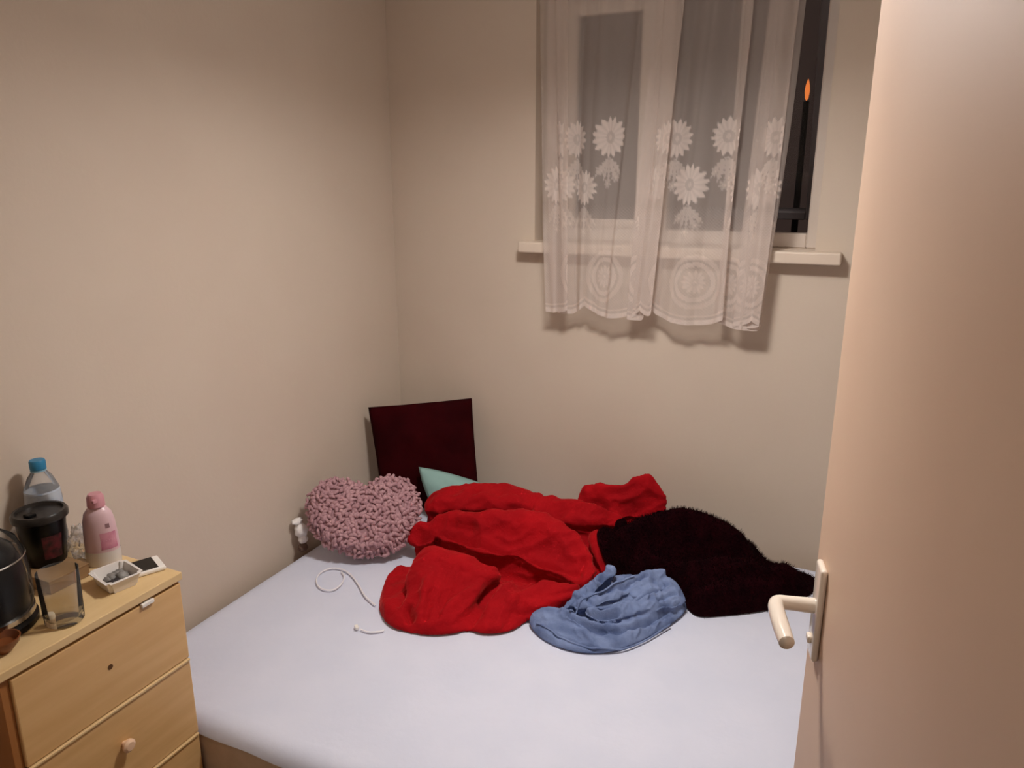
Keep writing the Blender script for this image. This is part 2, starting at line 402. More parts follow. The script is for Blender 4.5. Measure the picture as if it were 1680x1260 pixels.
tag(mt, 'beige sided mattress lying on the dark bed base', 'mattress')
# sheet: covers the top and turns down a little way over the edges
def build_sheet():
    nx, ny = 110, 84; r = .045; ov = .02
    x0, x1, y0, y1 = MX0, MX1, MY0, MY1
    sx = np.linspace(-1, 1, nx); sy = np.linspace(-1, 1, ny)
    L = .055                                      # arc length beyond the edge
    V = []; Fc = []
    def prof(s, a, b):                             # s measured in metres from a-L to b+L -> (coord, drop)
        ra = math.pi * r / 2
        if s < a + r:
            t = (a + r - s) / ra
            if t <= 1: return a + r - r * math.sin(t * math.pi / 2), r * (1 - math.cos(t * math.pi / 2))
            return a, r + (t - 1) * ra
        if s > b - r:
            t = (s - b + r) / ra
            if t <= 1: return b - r + r * math.sin(t * math.pi / 2), r * (1 - math.cos(t * math.pi / 2))
            return b, r + (t - 1) * ra
        return s, 0
    for j in range(ny):
        for i in range(nx):
            s = (x0 + x1) / 2 + sx[i] * ((x1 - x0) / 2 + .012); q = (y0 + y1) / 2 + sy[j] * ((y1 - y0) / 2 + .016 + .012 * noise.noise((sx[i] * 6, 0, 7)))
            x, dx = prof(s, x0, x1); y, dy = prof(q, y0, y1)
            z = ZB - max(dx, dy) - .35 * min(dx, dy)
            flat = max(0, 1 - (dx + dy) / .01)
            z += (.0025 * noise.noise((x * 4, y * 4, 1)) + .0015 * noise.noise((x * 14, y * 10, 3)) + .0006 * noise.noise((x * 45, y * 45, 3))) * flat
            f = .002
            V.append((x + (f if s > x1 - r else -f if s < x0 + r else 0), y + (f if q > y1 - r else -f if q < y0 + r else 0), z + .001))
    for j in range(ny - 1):
        for i in range(nx - 1):
            a = j * nx + i; Fc.append((a, a + 1, a + nx + 1, a + nx))
    o = from_np('bed_sheet', V, Fc, M_sheet)
    return tag(o, 'pale bluish white sheet stretched over the mattress', 'bed sheet')
build_sheet()

# ------------------------------------------------------------------ soft goods: height fields of folds on the bed
def seg_dist(P, A, B):
    d = B - A; t = np.clip(((P - A) @ d) / max(d @ d, 1e-12), 0, 1); q = A + t[:, None] * d
    return np.hypot(*(P - q).T), t
def smooth_poly(pts, it=2, closed=True):
    P = np.array(pts, float)
    for _ in range(it):
        N = np.roll(P, -1, 0)
        if closed: P = np.stack([.75 * P + .25 * N, .25 * P + .75 * N], 1).reshape(-1, P.shape[1])
        else:
            a = P[:-1]; b = P[1:]; P = np.concatenate([P[:1], np.stack([.75 * a + .25 * b, .25 * a + .75 * b], 1).reshape(-1, P.shape[1]), P[-1:]])
    return P
def resample(P, step):
    Q = np.vstack([P, P[:1]]); L = np.r_[0, np.cumsum(np.hypot(*np.diff(Q[:, :2], axis=0).T))]
    n = max(12, int(L[-1] / step)); s = np.linspace(0, L[-1], n, endpoint=False)
    return np.stack([np.interp(s, L, Q[:, k]) for k in range(2)], 1)
def inside(P, poly):
    x, y = P.T; r = np.zeros(len(P), bool); n = len(poly)
    for i in range(n):
        x0, y0 = poly[i]; x1, y1 = poly[(i + 1) % n]
        c = ((y0 > y) != (y1 > y)); 
        with np.errstate(divide='ignore', invalid='ignore'): xi = (x1 - x0) * (y - y0) / (y1 - y0) + x0
        r ^= c & (x < xi)
    return r
def triangulate(poly, step):
    lo = poly.min(0); hi = poly.max(0)
    gx, gy = np.meshgrid(np.arange(lo[0], hi[0], step), np.arange(lo[1], hi[1], step * .87))
    gx[1::2] += step / 2
    G = np.stack([gx.ravel(), gy.ravel()], 1); G = G[inside(G, poly)]
    dist = np.full(len(G), 9.)
    for i in range(len(poly)): dist = np.minimum(dist, seg_dist(G, poly[i], poly[(i + 1) % len(poly)])[0])
    G = G[dist > step * .55]; dist = dist[dist > step * .55]
    n = len(poly); allv = np.vstack([poly, G])
    r = delaunay_2d_cdt([Vector(v) for v in allv], [(i, (i + 1) % n) for i in range(n)], [], 1, 1e-7)
    V = np.array([tuple(v) for v in r[0]]); Fc = [tuple(f) for f in r[2]]
    if len(V) == len(allv): D = np.r_[np.zeros(n), dist]
    else:
        D = np.full(len(V), 9.)
        for i in range(n): D = np.minimum(D, seg_dist(V, poly[i], poly[(i + 1) % n])[0])
    return V, Fc, D
def heap(name, outline, mound, folds, m, creases=(), base=.02, r=.022, slope=2.5, step=.0065, wr=.004, wscale=18, fine=0, fscale=70, parent=None, seed=0, relax=1, support=(), warp=.008):
    """cloth lying in folds. outline: px on the bed; mound: broad swells ([(px,py,h)..], width); folds: rolls of cloth ([(px,py,h)..], front width, back width,
    height, lean towards the front); creases: ([(px,py,h)..], width, depth)"""
    z0 = ZB + .004
    poly = np.array([tuple(PZ(p[0], p[1], z0))[:2] if len(p) < 4 else p[2:4] for p in outline])
    poly = resample(smooth_poly(poly, 2), step * 1.2)
    V, Fc, D = triangulate(poly, step)
    wx = np.array([noise.noise((x * 9, y * 9, seed + 1)) for x, y in V]); wy = np.array([noise.noise((x * 9, y * 9, seed + 5)) for x, y in V])
    Q = V + warp * np.stack([wx, wy], 1)
    def line(pts): return smooth_poly(np.array([tuple(PZ(x, y, z0 + h))[:2] + (h,) for x, y, h in pts]), 2, False)
    k = 60; acc = np.exp(k * np.full(len(V), base))
    for pts, wd in mound:
        P3 = line(pts); best = np.zeros(len(V))
        for A, B in zip(P3[:-1], P3[1:]):
            d, t = seg_dist(Q, A[:2], B[:2]); best = np.maximum(best, (A[2] + (B[2] - A[2]) * t) * np.exp(-(d / wd) ** 2))
        acc += np.exp(k * best) - 1
    h = np.log(acc) / k
    top = np.zeros(len(V)); disp = np.zeros((len(V), 2))
    for pts, wf, wb, amp, lean in folds:
        P3 = line(pts); best = np.zeros(len(V)); bd = np.zeros((len(V), 2)); n = len(P3) - 1
        for q, (A, B) in enumerate(zip(P3[:-1], P3[1:])):
            d, t = seg_dist(Q, A[:2], B[:2]); e = B[:2] - A[:2]; L = np.hypot(*e) + 1e-9
            side = (e[0] * (Q[:, 1] - A[1]) - e[1] * (Q[:, 0] - A[0])) / L
            s_ = np.clip(d / np.where(side < 0, wf, wb), 0, 1)
            u = (q + t) / n; end = np.clip(np.minimum(u, 1 - u) / .18, 0, 1) ** .6
            f = amp * (1 - s_ ** 2) ** .75 * (.35 + .65 * end)
            up = f > best; best = np.where(up, f, best); bd = np.where(up[:, None], np.array([e[1], -e[0]]) / L * (lean * f)[:, None], bd)
        up = best > top; top = np.where(up, best, top); disp = np.where(up[:, None], bd, disp)
    h = h + top
    for pts, wv, dep in creases:
        P3 = line(pts); best = np.zeros(len(V))
        for A, B in zip(P3[:-1], P3[1:]):
            d, t = seg_dist(Q, A[:2], B[:2]); best = np.maximum(best, np.exp(-(d / wv) ** 1.5))
        h = h - dep * best
    h = np.maximum(h, base * .4)
    h += wr * np.array([noise.noise((x * wscale, y * wscale * .8, seed + 9)) for x, y in V]) * np.clip(h / .05, .2, 1)
    if fine: h += fine * np.array([noise.noise((x * fscale, y * fscale, seed + 13)) for x, y in V])
    tt = np.clip(D / r, 0, 1); cap = r * np.sqrt(1 - (1 - tt) ** 2) + slope * np.maximum(D - r * .3, 0)
    kk = 140; h = -np.log(np.exp(-kk * np.clip(h, 0, .6)) + np.exp(-kk * cap)) / kk
    h = np.where(D < 1e-6, 0, np.maximum(h, .0015))
    E = np.array([(f[a], f[(a + 1) % len(f)]) for f in Fc for a in range(len(f))])
    def relaxed(q):
        s = np.zeros_like(q); c_ = np.zeros(len(V))
        for a, b in ((0, 1), (1, 0)): np.add.at(s, E[:, a], q[E[:, b]]); np.add.at(c_, E[:, a], 1)
        c_ = np.maximum(c_, 1); return s / (c_ if q.ndim == 1 else c_[:, None])
    for _ in range(relax): h = np.where(D < 1e-6, h, .5 * h + .5 * relaxed(h))
    for _ in range(3): disp = .5 * disp + .5 * relaxed(disp)
    for Ps in support:                              # rests on cloth that already lies there
        sup = np.zeros(len(V)); lo = Ps.min(0)[:2] - .02; hi = Ps.max(0)[:2] + .02
        near = np.where(((V > lo) & (V < hi)).all(1))[0]
        for c0 in range(0, len(near), 200):
            ii = near[c0:c0 + 200]; dd = ((V[ii][:, None, :] - Ps[None, :, :2]) ** 2).sum(2); near_ = dd < .010 ** 2
            sup[ii] = np.where(near_.any(1), np.where(near_, Ps[None, :, 2], -9).max(1) - z0 + .010, 0)
        h = np.maximum(h, sup)
        for _ in range(4): h = np.where(D < 1e-6, h, np.maximum(.5 * h + .5 * relaxed(h), sup - .004))
    disp *= np.clip(D / .03, 0, 1)[:, None]
    P = np.column_stack([V + disp, z0 + .002 + h])
    return (from_np(name, P, Fc, m, parent) if name else None), P, Fc

def lobe(outline, bulge, r, step=.006, folds=(), creases=(), wr=.003, wscale=22, fine=0, fscale=90, seed=0, tuck=.016, drop=.05):
    """one thick fold of cloth: a rounded, overhanging sheet through a 3-D edge given as (px, py, height); returns vertices and faces"""
    z0 = ZB + .004
    B = np.array([tuple(PZ(x, y, z0 + h))[:2] + (h,) for x, y, h in outline]); B = smooth_poly(B, 2)
    Q = np.vstack([B, B[:1]]); L = np.r_[0, np.cumsum(np.hypot(*np.diff(Q[:, :2], axis=0).T))]
    n = max(16, int(L[-1] / (step * 1.2))); sp = np.linspace(0, L[-1], n, endpoint=False)
    E3 = np.stack([np.interp(sp, L, Q[:, k]) for k in range(3)], 1); poly = E3[:, :2]
    area = .5 * np.sum(poly[:, 0] * np.roll(poly[:, 1], -1) - np.roll(poly[:, 0], -1) * poly[:, 1])
    if area < 0: E3 = E3[::-1]; poly = E3[:, :2]
    V, Fc, D = triangulate(poly, step)
    w2 = 1 / (((V[:, None] - poly[None]) ** 2).sum(2) + 1e-8) ** 1.5
    hb = (w2 * E3[None, :, 2]).sum(1) / w2.sum(1)
    on = D < 1e-6
    t = np.clip(D / r, 0, 1); big = min(r * 3, D.max())
    h = hb + r * .75 * np.sqrt(1 - (1 - t) ** 2) + (bulge - r * .75) * np.clip(D / big, 0, 1) ** .8
    wx = np.array([noise.noise((x * 12, y * 12, seed + 1)) for x, y in V]); wy = np.array([noise.noise((x * 12, y * 12, seed + 5)) for x, y in V]); Qp = V + .006 * np.stack([wx, wy], 1)
    def line(pts): return smooth_poly(np.array([tuple(PZ(x, y, z0 + q))[:2] for x, y, q in pts]), 2, False)
    add = np.zeros(len(V))
    for pts, wd, amp in folds:
        P2 = line(pts); best = np.zeros(len(V))
        for A, C in zip(P2[:-1], P2[1:]): d, _ = seg_dist(Qp, A, C); best = np.maximum(best, amp * (1 - np.clip(d / wd, 0, 1) ** 2) ** .8)
        add = np.maximum(add, best)
    for pts, wd, dep in creases:
        P2 = line(pts); best = np.zeros(len(V))
        for A, C in zip(P2[:-1], P2[1:]): d, _ = seg_dist(Qp, A, C); best = np.maximum(best, np.exp(-(d / wd) ** 1.4))
        add -= dep * best
    add += wr * np.array([noise.noise((x * wscale, y * wscale, seed + 9)) for x, y in V])
    if fine: add += fine * np.array([noise.noise((x * fscale, y * fscale, seed + 13)) for x, y in V])
    h = np.maximum(h + add * np.clip(D / (r * .6), 0, 1), .001)
    P = np.column_stack([V, z0 + .002 + h])
    # the turned-under edge
    bi = np.where(on)[0]; ang = np.arctan2
    order = [int(np.argmin(((V[bi] - p) ** 2).sum(1))) for p in poly]; ringi = [int(bi[o]) for o in order]
    nrm = np.roll(poly, -1, 0) - np.roll(poly, 1, 0); nrm = np.stack([-nrm[:, 1], nrm[:, 0]], 1); nrm /= np.linalg.norm(nrm, axis=1)[:, None] + 1e-9
    P = list(map(tuple, P)); Fc = [tuple(f) for f in Fc]; prev = ringi; m_ = len(ringi)
    for fr, dz in ((.35, .006), (1.0, .016), (1.35, drop)):
        cur = []
        for q, i in enumerate(ringi):
            x, y = poly[q] + nrm[q] * tuck * fr; z = max(z0 + .0015, z0 + .002 + E3[q, 2] - dz); cur.append(len(P)); P.append((x, y, z))
        for q in range(m_):
            q2 = (q + 1) % m_; Fc.append((prev[q], cur[q], cur[q2], prev[q2]))
        prev = cur
    cur = []
    for q, i in enumerate(prev): cur.append(len(P)); P.append((P[i][0], P[i][1], z0 + .0005))
    for q in range(m_):
        q2 = (q + 1) % m_; Fc.append((prev[q], cur[q], cur[q2], prev[q2]))
    Fc.append(tuple(cur)[::-1])
    return P, Fc
def close_heap(P, Fc):
    # flat underside for an open height field
    P = [tuple(p) for p in P]; n = len(P); cnt = {}
    for f in Fc:
        for a in range(len(f)):
            e = (f[a], f[(a + 1) % len(f)]); cnt[tuple(sorted(e))] = cnt.get(tuple(sorted(e)), 0) + 1
    lowz = min(p[2] for p in P) - .001
    P2 = P + [(p[0], p[1], lowz) for p in P]; F2 = [tuple(f) for f in Fc] + [tuple(i + n for i in f)[::-1] for f in Fc]
    for f in Fc:
        for a in range(len(f)):
            i, j = f[a], f[(a + 1) % len(f)]
            if cnt[tuple(sorted((i, j)))] == 1: F2.append((j, i, i + n, j + n))
    return P2, F2
def fuse(name, parts, m, voxel, smooth, wrinkles, parent=None, carve=()):
    """melt the folds into one continuous skin, then add soft wrinkles along its normals"""
    o = join_parts(name, parts, None)
    bm = bmesh.new(); bm.from_mesh(o.data); bmesh.ops.recalc_face_normals(bm, faces=bm.faces[:]); bm.to_mesh(o.data); bm.free()
    r_ = o.modifiers.new('r', 'REMESH'); r_.mode = 'VOXEL'; r_.voxel_size = voxel
    s_ = o.modifiers.new('s', 'SMOOTH'); s_.factor = .5; s_.iterations = smooth
    dg = bpy.context.evaluated_depsgraph_get(); me = bpy.data.meshes.new_from_object(o.evaluated_get(dg))
    bpy.data.objects.remove(o)
    n = len(me.vertices); co = np.empty(n * 3); me.vertices.foreach_get('co', co); co = co.reshape(-1, 3); nm = np.empty(n * 3); me.vertex_normals.foreach_get('vector', nm); nm = nm.reshape(-1, 3)
    zl = ZB + .004
    for amp, sc, st, sd in wrinkles:                # ridged noise, drawn out along one direction
        ca, sa = math.cos(st[1]), math.sin(st[1])
        q = np.column_stack([(co[:, 0] * ca + co[:, 1] * sa) * sc, (-co[:, 0] * sa + co[:, 1] * ca) * sc * st[0], co[:, 2] * sc])
        v = np.array([noise.noise((a + sd, b, c)) for a, b, c in q]); v = (1 - np.abs(v) * 2.2) - .5
        co = co + nm * (amp * v * np.clip((co[:, 2] - zl - .006) / .02, 0, 1))[:, None]
    for pts, wd, dep in carve:                      # sharp creases where the cloth is drawn in
        P2 = smooth_poly(np.array([tuple(PZ(x, y, zl + q))[:2] for x, y, q in pts]), 2, False); best = np.zeros(n); hh = np.mean([p[2] for p in pts])
        wob = np.column_stack([[noise.noise((a * 22, b * 22, 3)) for a, b in co[:, :2]], [noise.noise((a * 22, b * 22, 8)) for a, b in co[:, :2]]]) * .004
        for A, B in zip(P2[:-1], P2[1:]): d, _ = seg_dist(co[:, :2] + wob, A, B); best = np.maximum(best, np.exp(-(d / wd) ** 1.3) - .35 * np.exp(-((d - wd * 2.2) / wd) ** 2))
        co = co - np.column_stack([nm[:, 0] * .3, nm[:, 1] * .3, nm[:, 2]]) * (dep * best * np.clip(nm[:, 2] * 2, 0, 1) * np.clip((co[:, 2] - zl - .004) / .03, 0, 1))[:, None]
    co[:, 2] = np.maximum(co[:, 2], zl)
    me.vertices.foreach_set('co', co.reshape(-1)); me.update(); me.materials.clear()
    return link(name, me, m, parent, True), co
def join_parts(name, parts, m, parent=None):
    V = []; Fc = []
    for P, F2 in parts:
        o = len(V); V += list(P); Fc += [tuple(i + o for i in f) for f in F2]
    return from_np(name, V, Fc, m, parent)

def pillow(name, corners, thick, m, parent=None, n=26, pinch=.06, seed=0, wr=.004):
    """square cushion through four corner points (bl, br, tr, tl)"""
    bl, br, tr, tl = [Vector(c) for c in corners]; V = []; Fc = []
    nrm = ((br - bl).cross(tl - bl)).normalized()
    idx = {}
    for s in (1, -1):
        for j in range(n + 1):
            for i in range(n + 1):
                if s == -1 and (i in (0, n) or j in (0, n)): idx[s, i, j] = idx[1, i, j]; continue
                u = i / n; v = j / n
                # edges draw in between the corners
                uu = u + pinch * (0.5 - u) * 2 * (1 - abs(2 * v - 1) ** 2.0) * abs(2 * u - 1) ** 2 * .5
                vv = v + pinch * (0.5 - v) * 2 * (1 - abs(2 * u - 1) ** 2.0) * abs(2 * v - 1) ** 2 * .5
                p = bl * (1 - uu) * (1 - vv) + br * uu * (1 - vv) + tr * uu * vv + tl * (1 - uu) * vv
                f = (max(0, 1 - (2 * u - 1) ** 2) * max(0, 1 - (2 * v - 1) ** 2)) ** .55
                p = p + nrm * s * thick * .5 * f + nrm * wr * noise.noise((u * 5 + seed, v * 5, s)) * min(1, f * 2 + .3)
                idx[s, i, j] = len(V); V.append(p)
    for s in (1, -1):
        for j in range(n):
            for i in range(n):
                q = (idx[s, i, j], idx[s, i + 1, j], idx[s, i + 1, j + 1], idx[s, i, j + 1]); Fc.append(q if s == 1 else q[::-1])
    return from_np(name, V, Fc, m, parent)

# --- burgundy cushion leaning in the corner
bl = Vector((-1.545, 2.185, ZB + .012)); br = Vector((-1.215, 2.335, ZB + .012))
tl = PX(604, 668, -1.605); trp = PY(774, 653, 2.425)
cu = pillow('burgundy_cushion', (bl, br, trp, tl), .066, M_burg, n=28, pinch=.012, seed=3, wr=.011)
tag(cu, 'plain dark burgundy square cushion propped upright in the room corner', 'cushion')

# --- teal cushion half hidden by the red blanket
t0 = PZ(687, 766, ZB + .195); t1 = PZ(800, 796, ZB + .125)
a = Vector((-1.290, 2.165, ZB + .03)); b2 = Vector((-1.02, 2.240, ZB + .03))
cu2 = pillow('teal_cushion', (a, b2, t1, t0), .055, M_teal, n=22, pinch=-.10, seed=8)
tag(cu2, 'pale teal cushion with only its top showing behind the red blanket', 'cushion')

# --- pink heart cushion with ruffled front
def build_heart():
    px = [(600, 918), (562, 913), (528, 897), (506, 872), (497, 842), (501, 812), (519, 791), (545, 783), (575, 785), (599, 799), (616, 786), (640, 778),
          (666, 782), (687, 799), (697, 828), (690, 862), (674, 890), (648, 909), (624, 916)]
    A = math.radians(30); T = math.radians(50)
    u = Vector((math.cos(A), math.sin(A), 0)); v = Vector((-math.sin(A) * math.cos(T), math.cos(A) * math.cos(T), math.sin(T))); n = u.cross(v)
    B0 = PZ(600, 910, ZB + .035)
    P2 = []
    for p in px:
        wv = PP(p[0], p[1], B0, n) - B0; P2.append((wv.dot(u), wv.dot(v)))
    cen = np.mean(P2, 0); P2 = (np.array(P2) - cen) * .93 + cen
    poly = resample(smooth_poly(P2, 1), .010)
    V, Fc, D = triangulate(poly, .010)
    R = .10; t = np.clip(D / R, 0, 1); h = .052 * np.sqrt(1 - (1 - t) ** 2)
    root = empty('heart_cushion', (B0.x, B0.y, ZB)); tag(root, 'dusty pink ruffled heart shaped cushion at the head of the bed', 'cushion')
    def W(x, y, z): return B0 + u * float(x) + v * float(y) + n * float(z)
    nV = len(V); VV = [W(x, y, z) for (x, y), z in zip(V, h)]; FF = [tuple(f) for f in Fc]
    mp = {}
    for i in range(nV):
        if D[i] < 1e-6: mp[i] = i
        else: mp[i] = len(VV); VV.append(W(V[i][0], V[i][1], -h[i] * .75))
    FF += [tuple(mp[k] for k in f)[::-1] for f in Fc]
    from_np('cushion_body', VV, FF, M_pink, root)
    # plush loops: short curled noodles lying over the front
    rv = []; rf = []
    pts = []
    for c in V[rng.permutation(nV)]:
        if all((c[0] - q[0]) ** 2 + (c[1] - q[1]) ** 2 > .0100 ** 2 for q in pts): pts.append(c)
    for c in pts:
        i = int(np.argmin(((V - c) ** 2).sum(1)))
        ang = rng.uniform(0, 6.28); L = rng.uniform(.018, .028); cur = rng.uniform(-2.6, 2.6); rad = rng.uniform(.0055, .0072); steps = 5; base = len(rv); ns = 6
        x, y = c - np.array([math.cos(ang), math.sin(ang)]) * L / 2; a_ = ang - cur / 2
        for s in range(steps + 1):
            t = s / steps; j = int(np.argmin(((V - np.array([x, y])) ** 2).sum(1))); zz = h[j] + .001 + .006 * math.sin(math.pi * t)
            nx_, ny_ = -math.sin(a_), math.cos(a_); rr = rad * (.55 + .45 * math.sin(math.pi * (t * .8 + .1)))
            for q in range(ns):
                b_ = 2 * math.pi * q / ns; rv.append(W(x + nx_ * rr * math.cos(b_), y + ny_ * rr * math.cos(b_), zz + rr * math.sin(b_)))
            x += math.cos(a_) * L / steps; y += math.sin(a_) * L / steps; a_ += cur / steps
        for s in range(steps):
            for q in range(ns):
                k0 = base + s * ns; q2 = (q + 1) % ns; rf.append((k0 + q, k0 + q2, k0 + ns + q2, k0 + ns + q))
        rf += [tuple(base + q for q in range(ns))[::-1], tuple(base + steps * ns + q for q in range(ns))]
    o = from_np('ruffles', rv, rf, M_pinkribbon, root); tag(o, kind='stuff')
build_heart()

# --- red blanket
red_out = [(620, 1005), (640, 1032), (690, 1044), (735, 1043), (770, 1035), (800, 1043), (845, 1036), (868, 1018), (905, 996), (942, 982), (968, 962), (990, 945), (1010, 925), (1040, 905), (1085, 880),
           (0, 0, -.53, 2.33), (0, 0, -.62, 2.365), (0, 0, -.76, 2.36), (0, 0, -.88, 2.31), (0, 0, -.98, 2.22), (0, 0, -1.10, 2.18), (0, 0, -1.20, 2.10), (0, 0, -1.235, 2.00), (0, 0, -1.235, 1.90), (0, 0, -1.205, 1.83), (652, 930), (634, 950), (622, 980)]
red_m = [
    ([(700, 850, .085), (790, 830, .11), (860, 830, .11), (930, 850, .10), (1000, 865, .08), (1040, 875, .06)], .09),
    ([(760, 880, .075), (850, 890, .085), (930, 900, .08)], .06),
    ([(680, 950, .05), (740, 955, .05), (820, 965, .04), (900, 975, .03)], .06),
    ([(650, 990, .03), (720, 1000, .03), (800, 1005, .02)], .04),
    ([(970, 825, .08), (1030, 825, .09), (1070, 820, .10), (1085, 840, .08)], .06),
]
_, rp, rf0 = heap(None, red_out, red_m, [], M_red, [], base=.018, wr=.004, wscale=16, slope=4.0, step=.0062)
W_ = dict(wr=.003, wscale=26, fine=.0007, fscale=110)
red_parts = [close_heap(rp, rf0),
    lobe([(692, 844, .115), (740, 838, .125), (800, 838, .13), (860, 840, .13), (905, 848, .12), (918, 836, .13), (882, 816, .15), (840, 803, .16), (785, 799, .165), (722, 808, .15), (692, 828, .12)], 0.029, 0.022,
         folds=[([(715, 822, .15), (780, 818, .16), (850, 822, .16)], .02, .012)], creases=[([(760, 826, .15), (800, 822, .16), (835, 826, .16)], .010, .012)], seed=1, **W_),
    lobe([(870, 847, .13), (900, 856, .12), (950, 862, .11), (1000, 866, .10), (1036, 870, .08), (1022, 848, .11), (985, 838, .135), (945, 826, .15), (905, 817, .155), (880, 825, .145)], 0.023, 0.017,
         creases=[([(893, 838, .15), (918, 838, .15)], .012, .035)], seed=2, **W_),
    lobe([(945, 838, .11), (1000, 850, .105), (1050, 854, .105), (1094, 856, .10), (1095, 828, .145), (1084, 798, .205), (1066, 780, .240), (1042, 790, .215), (1012, 803, .19), (975, 797, .19), (948, 808, .16)], 0.022, 0.019,
         folds=[([(975, 832, .15), (1030, 822, .17), (1080, 828, .16)], .016, .014), ([(1062, 790, .24), (1070, 815, .20), (1072, 840, .16)], .014, .014)], creases=[([(1050, 800, .22), (1052, 822, .18)], .012, .022)], seed=3, **W_),
    lobe([(962, 878, .09), (1000, 874, .085), (1030, 890, .07), (1018, 920, .035), (990, 945, .02), (976, 925, .05)], 0.020, 0.016, seed=4, **W_),
    lobe([(668, 892, .055), (674, 866, .10), (693, 854, .118), (722, 862, .115), (716, 886, .08), (686, 900, .05)], 0.016, 0.014, seed=5, **W_),
    lobe([(700, 874, .09), (745, 892, .088), (800, 911, .085), (860, 927, .078), (915, 941, .066), (945, 957, .05), (962, 974, .032), (976, 946, .065), (972, 912, .10), (952, 879, .14), (918, 857, .16), (865, 844, .172), (795, 847, .155), (735, 848, .135), (698, 856, .118)], 0.036, 0.022,
         folds=[([(740, 868, .14), (800, 884, .15), (860, 895, .15)], .022, .008), ([(905, 862, .18), (942, 888, .16), (958, 925, .12), (954, 955, .08)], .013, .010)],
         creases=[([(720, 862, .14), (790, 866, .15), (850, 862, .16)], .016, .010), ([(890, 878, .17), (925, 905, .15), (935, 940, .10)], .014, .009), ([(700, 866, .12), (740, 876, .12)], .010, .012)], seed=6, **W_),
    lobe([(846, 966, .055), (890, 956, .065), (935, 961, .06), (958, 973, .042), (948, 993, .028), (905, 1002, .022), (866, 1022, .008), (850, 1000, .02)], 0.024, 0.017,
         folds=[([(860, 972, .08), (905, 968, .085), (942, 976, .06)], .018, .010)], creases=[([(890, 985, .06), (915, 975, .07)], .010, .010)], seed=7, **W_),
    lobe([(768, 1036, .003), (800, 1044, .002), (842, 1037, .003), (862, 1012, .015), (866, 988, .035), (853, 962, .06), (836, 952, .068), (814, 966, .06), (793, 995, .04), (778, 1018, .018)], 0.026, 0.017,
         folds=[([(800, 1025, .05), (818, 990, .08), (840, 966, .09)], .016, .010)], creases=[([(828, 1010, .05), (838, 985, .07)], .010, .012)], seed=8, **W_),
    lobe([(648, 1012, .014), (660, 1034, .003), (692, 1043, .002), (735, 1043, .002), (766, 1036, .003), (784, 1000, .03), (804, 965, .06), (830, 938, .078), (785, 926, .09), (745, 911, .105), (706, 902, .112), (681, 916, .10), (668, 948, .075), (664, 985, .045)], 0.036, 0.017,
         folds=[([(688, 990, .08), (692, 958, .11), (706, 928, .13)], .016, .014), ([(708, 1012, .06), (742, 980, .09), (792, 946, .11)], .028, .018), ([(676, 920, .12), (710, 908, .14), (760, 922, .13), (805, 936, .11)], .012, .006)],
         creases=[([(716, 975, .09), (728, 945, .11)], .012, .014), ([(700, 1015, .05), (718, 1002, .06)], .010, .010)], seed=9, **W_),
    lobe([(622, 1002, .006), (636, 1030, .002), (668, 1038, .002), (690, 1026, .012), (682, 1012, .025), (668, 1004, .022), (652, 1002, .028), (640, 988, .03), (628, 985, .02)], 0.017, 0.012, seed=10, **W_),
]
rb, rp = fuse('red_blanket', red_parts, M_red, .0055, 4, [(.014, 9, (.45, .5), 3), (.007, 20, (.5, -.6), 8), (.0015, 60, (1, 0), 1)], carve=[
    ([(690, 884, .08), (730, 893, .075), (790, 912, .07), (850, 932, .06), (910, 945, .055), (945, 955, .05)], .014, .030), ([(706, 840, .14), (780, 838, .155), (850, 840, .155), (900, 850, .14)], .010, .022),
    ([(672, 1005, .05), (668, 990, .06)], .012, .035), ([(768, 1034, .01), (782, 1000, .05), (806, 966, .07), (838, 950, .075)], .008, .022), ([(893, 838, .16), (917, 838, .16)], .013, .035),
    ([(716, 990, .08), (732, 952, .11), (755, 930, .12)], .012, .014), ([(698, 992, .08), (704, 955, .12)], .009, .010), ([(745, 868, .15), (820, 876, .17), (885, 884, .17)], .014, .009),
    ([(850, 990, .06), (880, 985, .07), (905, 998, .05)], .008, .016), ([(960, 905, .13), (945, 930, .11), (940, 950, .08)], .010, .012), ([(1045, 796, .22), (1048, 830, .17)], .012, .022), ([(1000, 836, .15), (1040, 838, .15)], .010, .016)])
tag(rb, 'bright red fleece blanket heaped in loose folds in the middle of the bed', 'blanket')

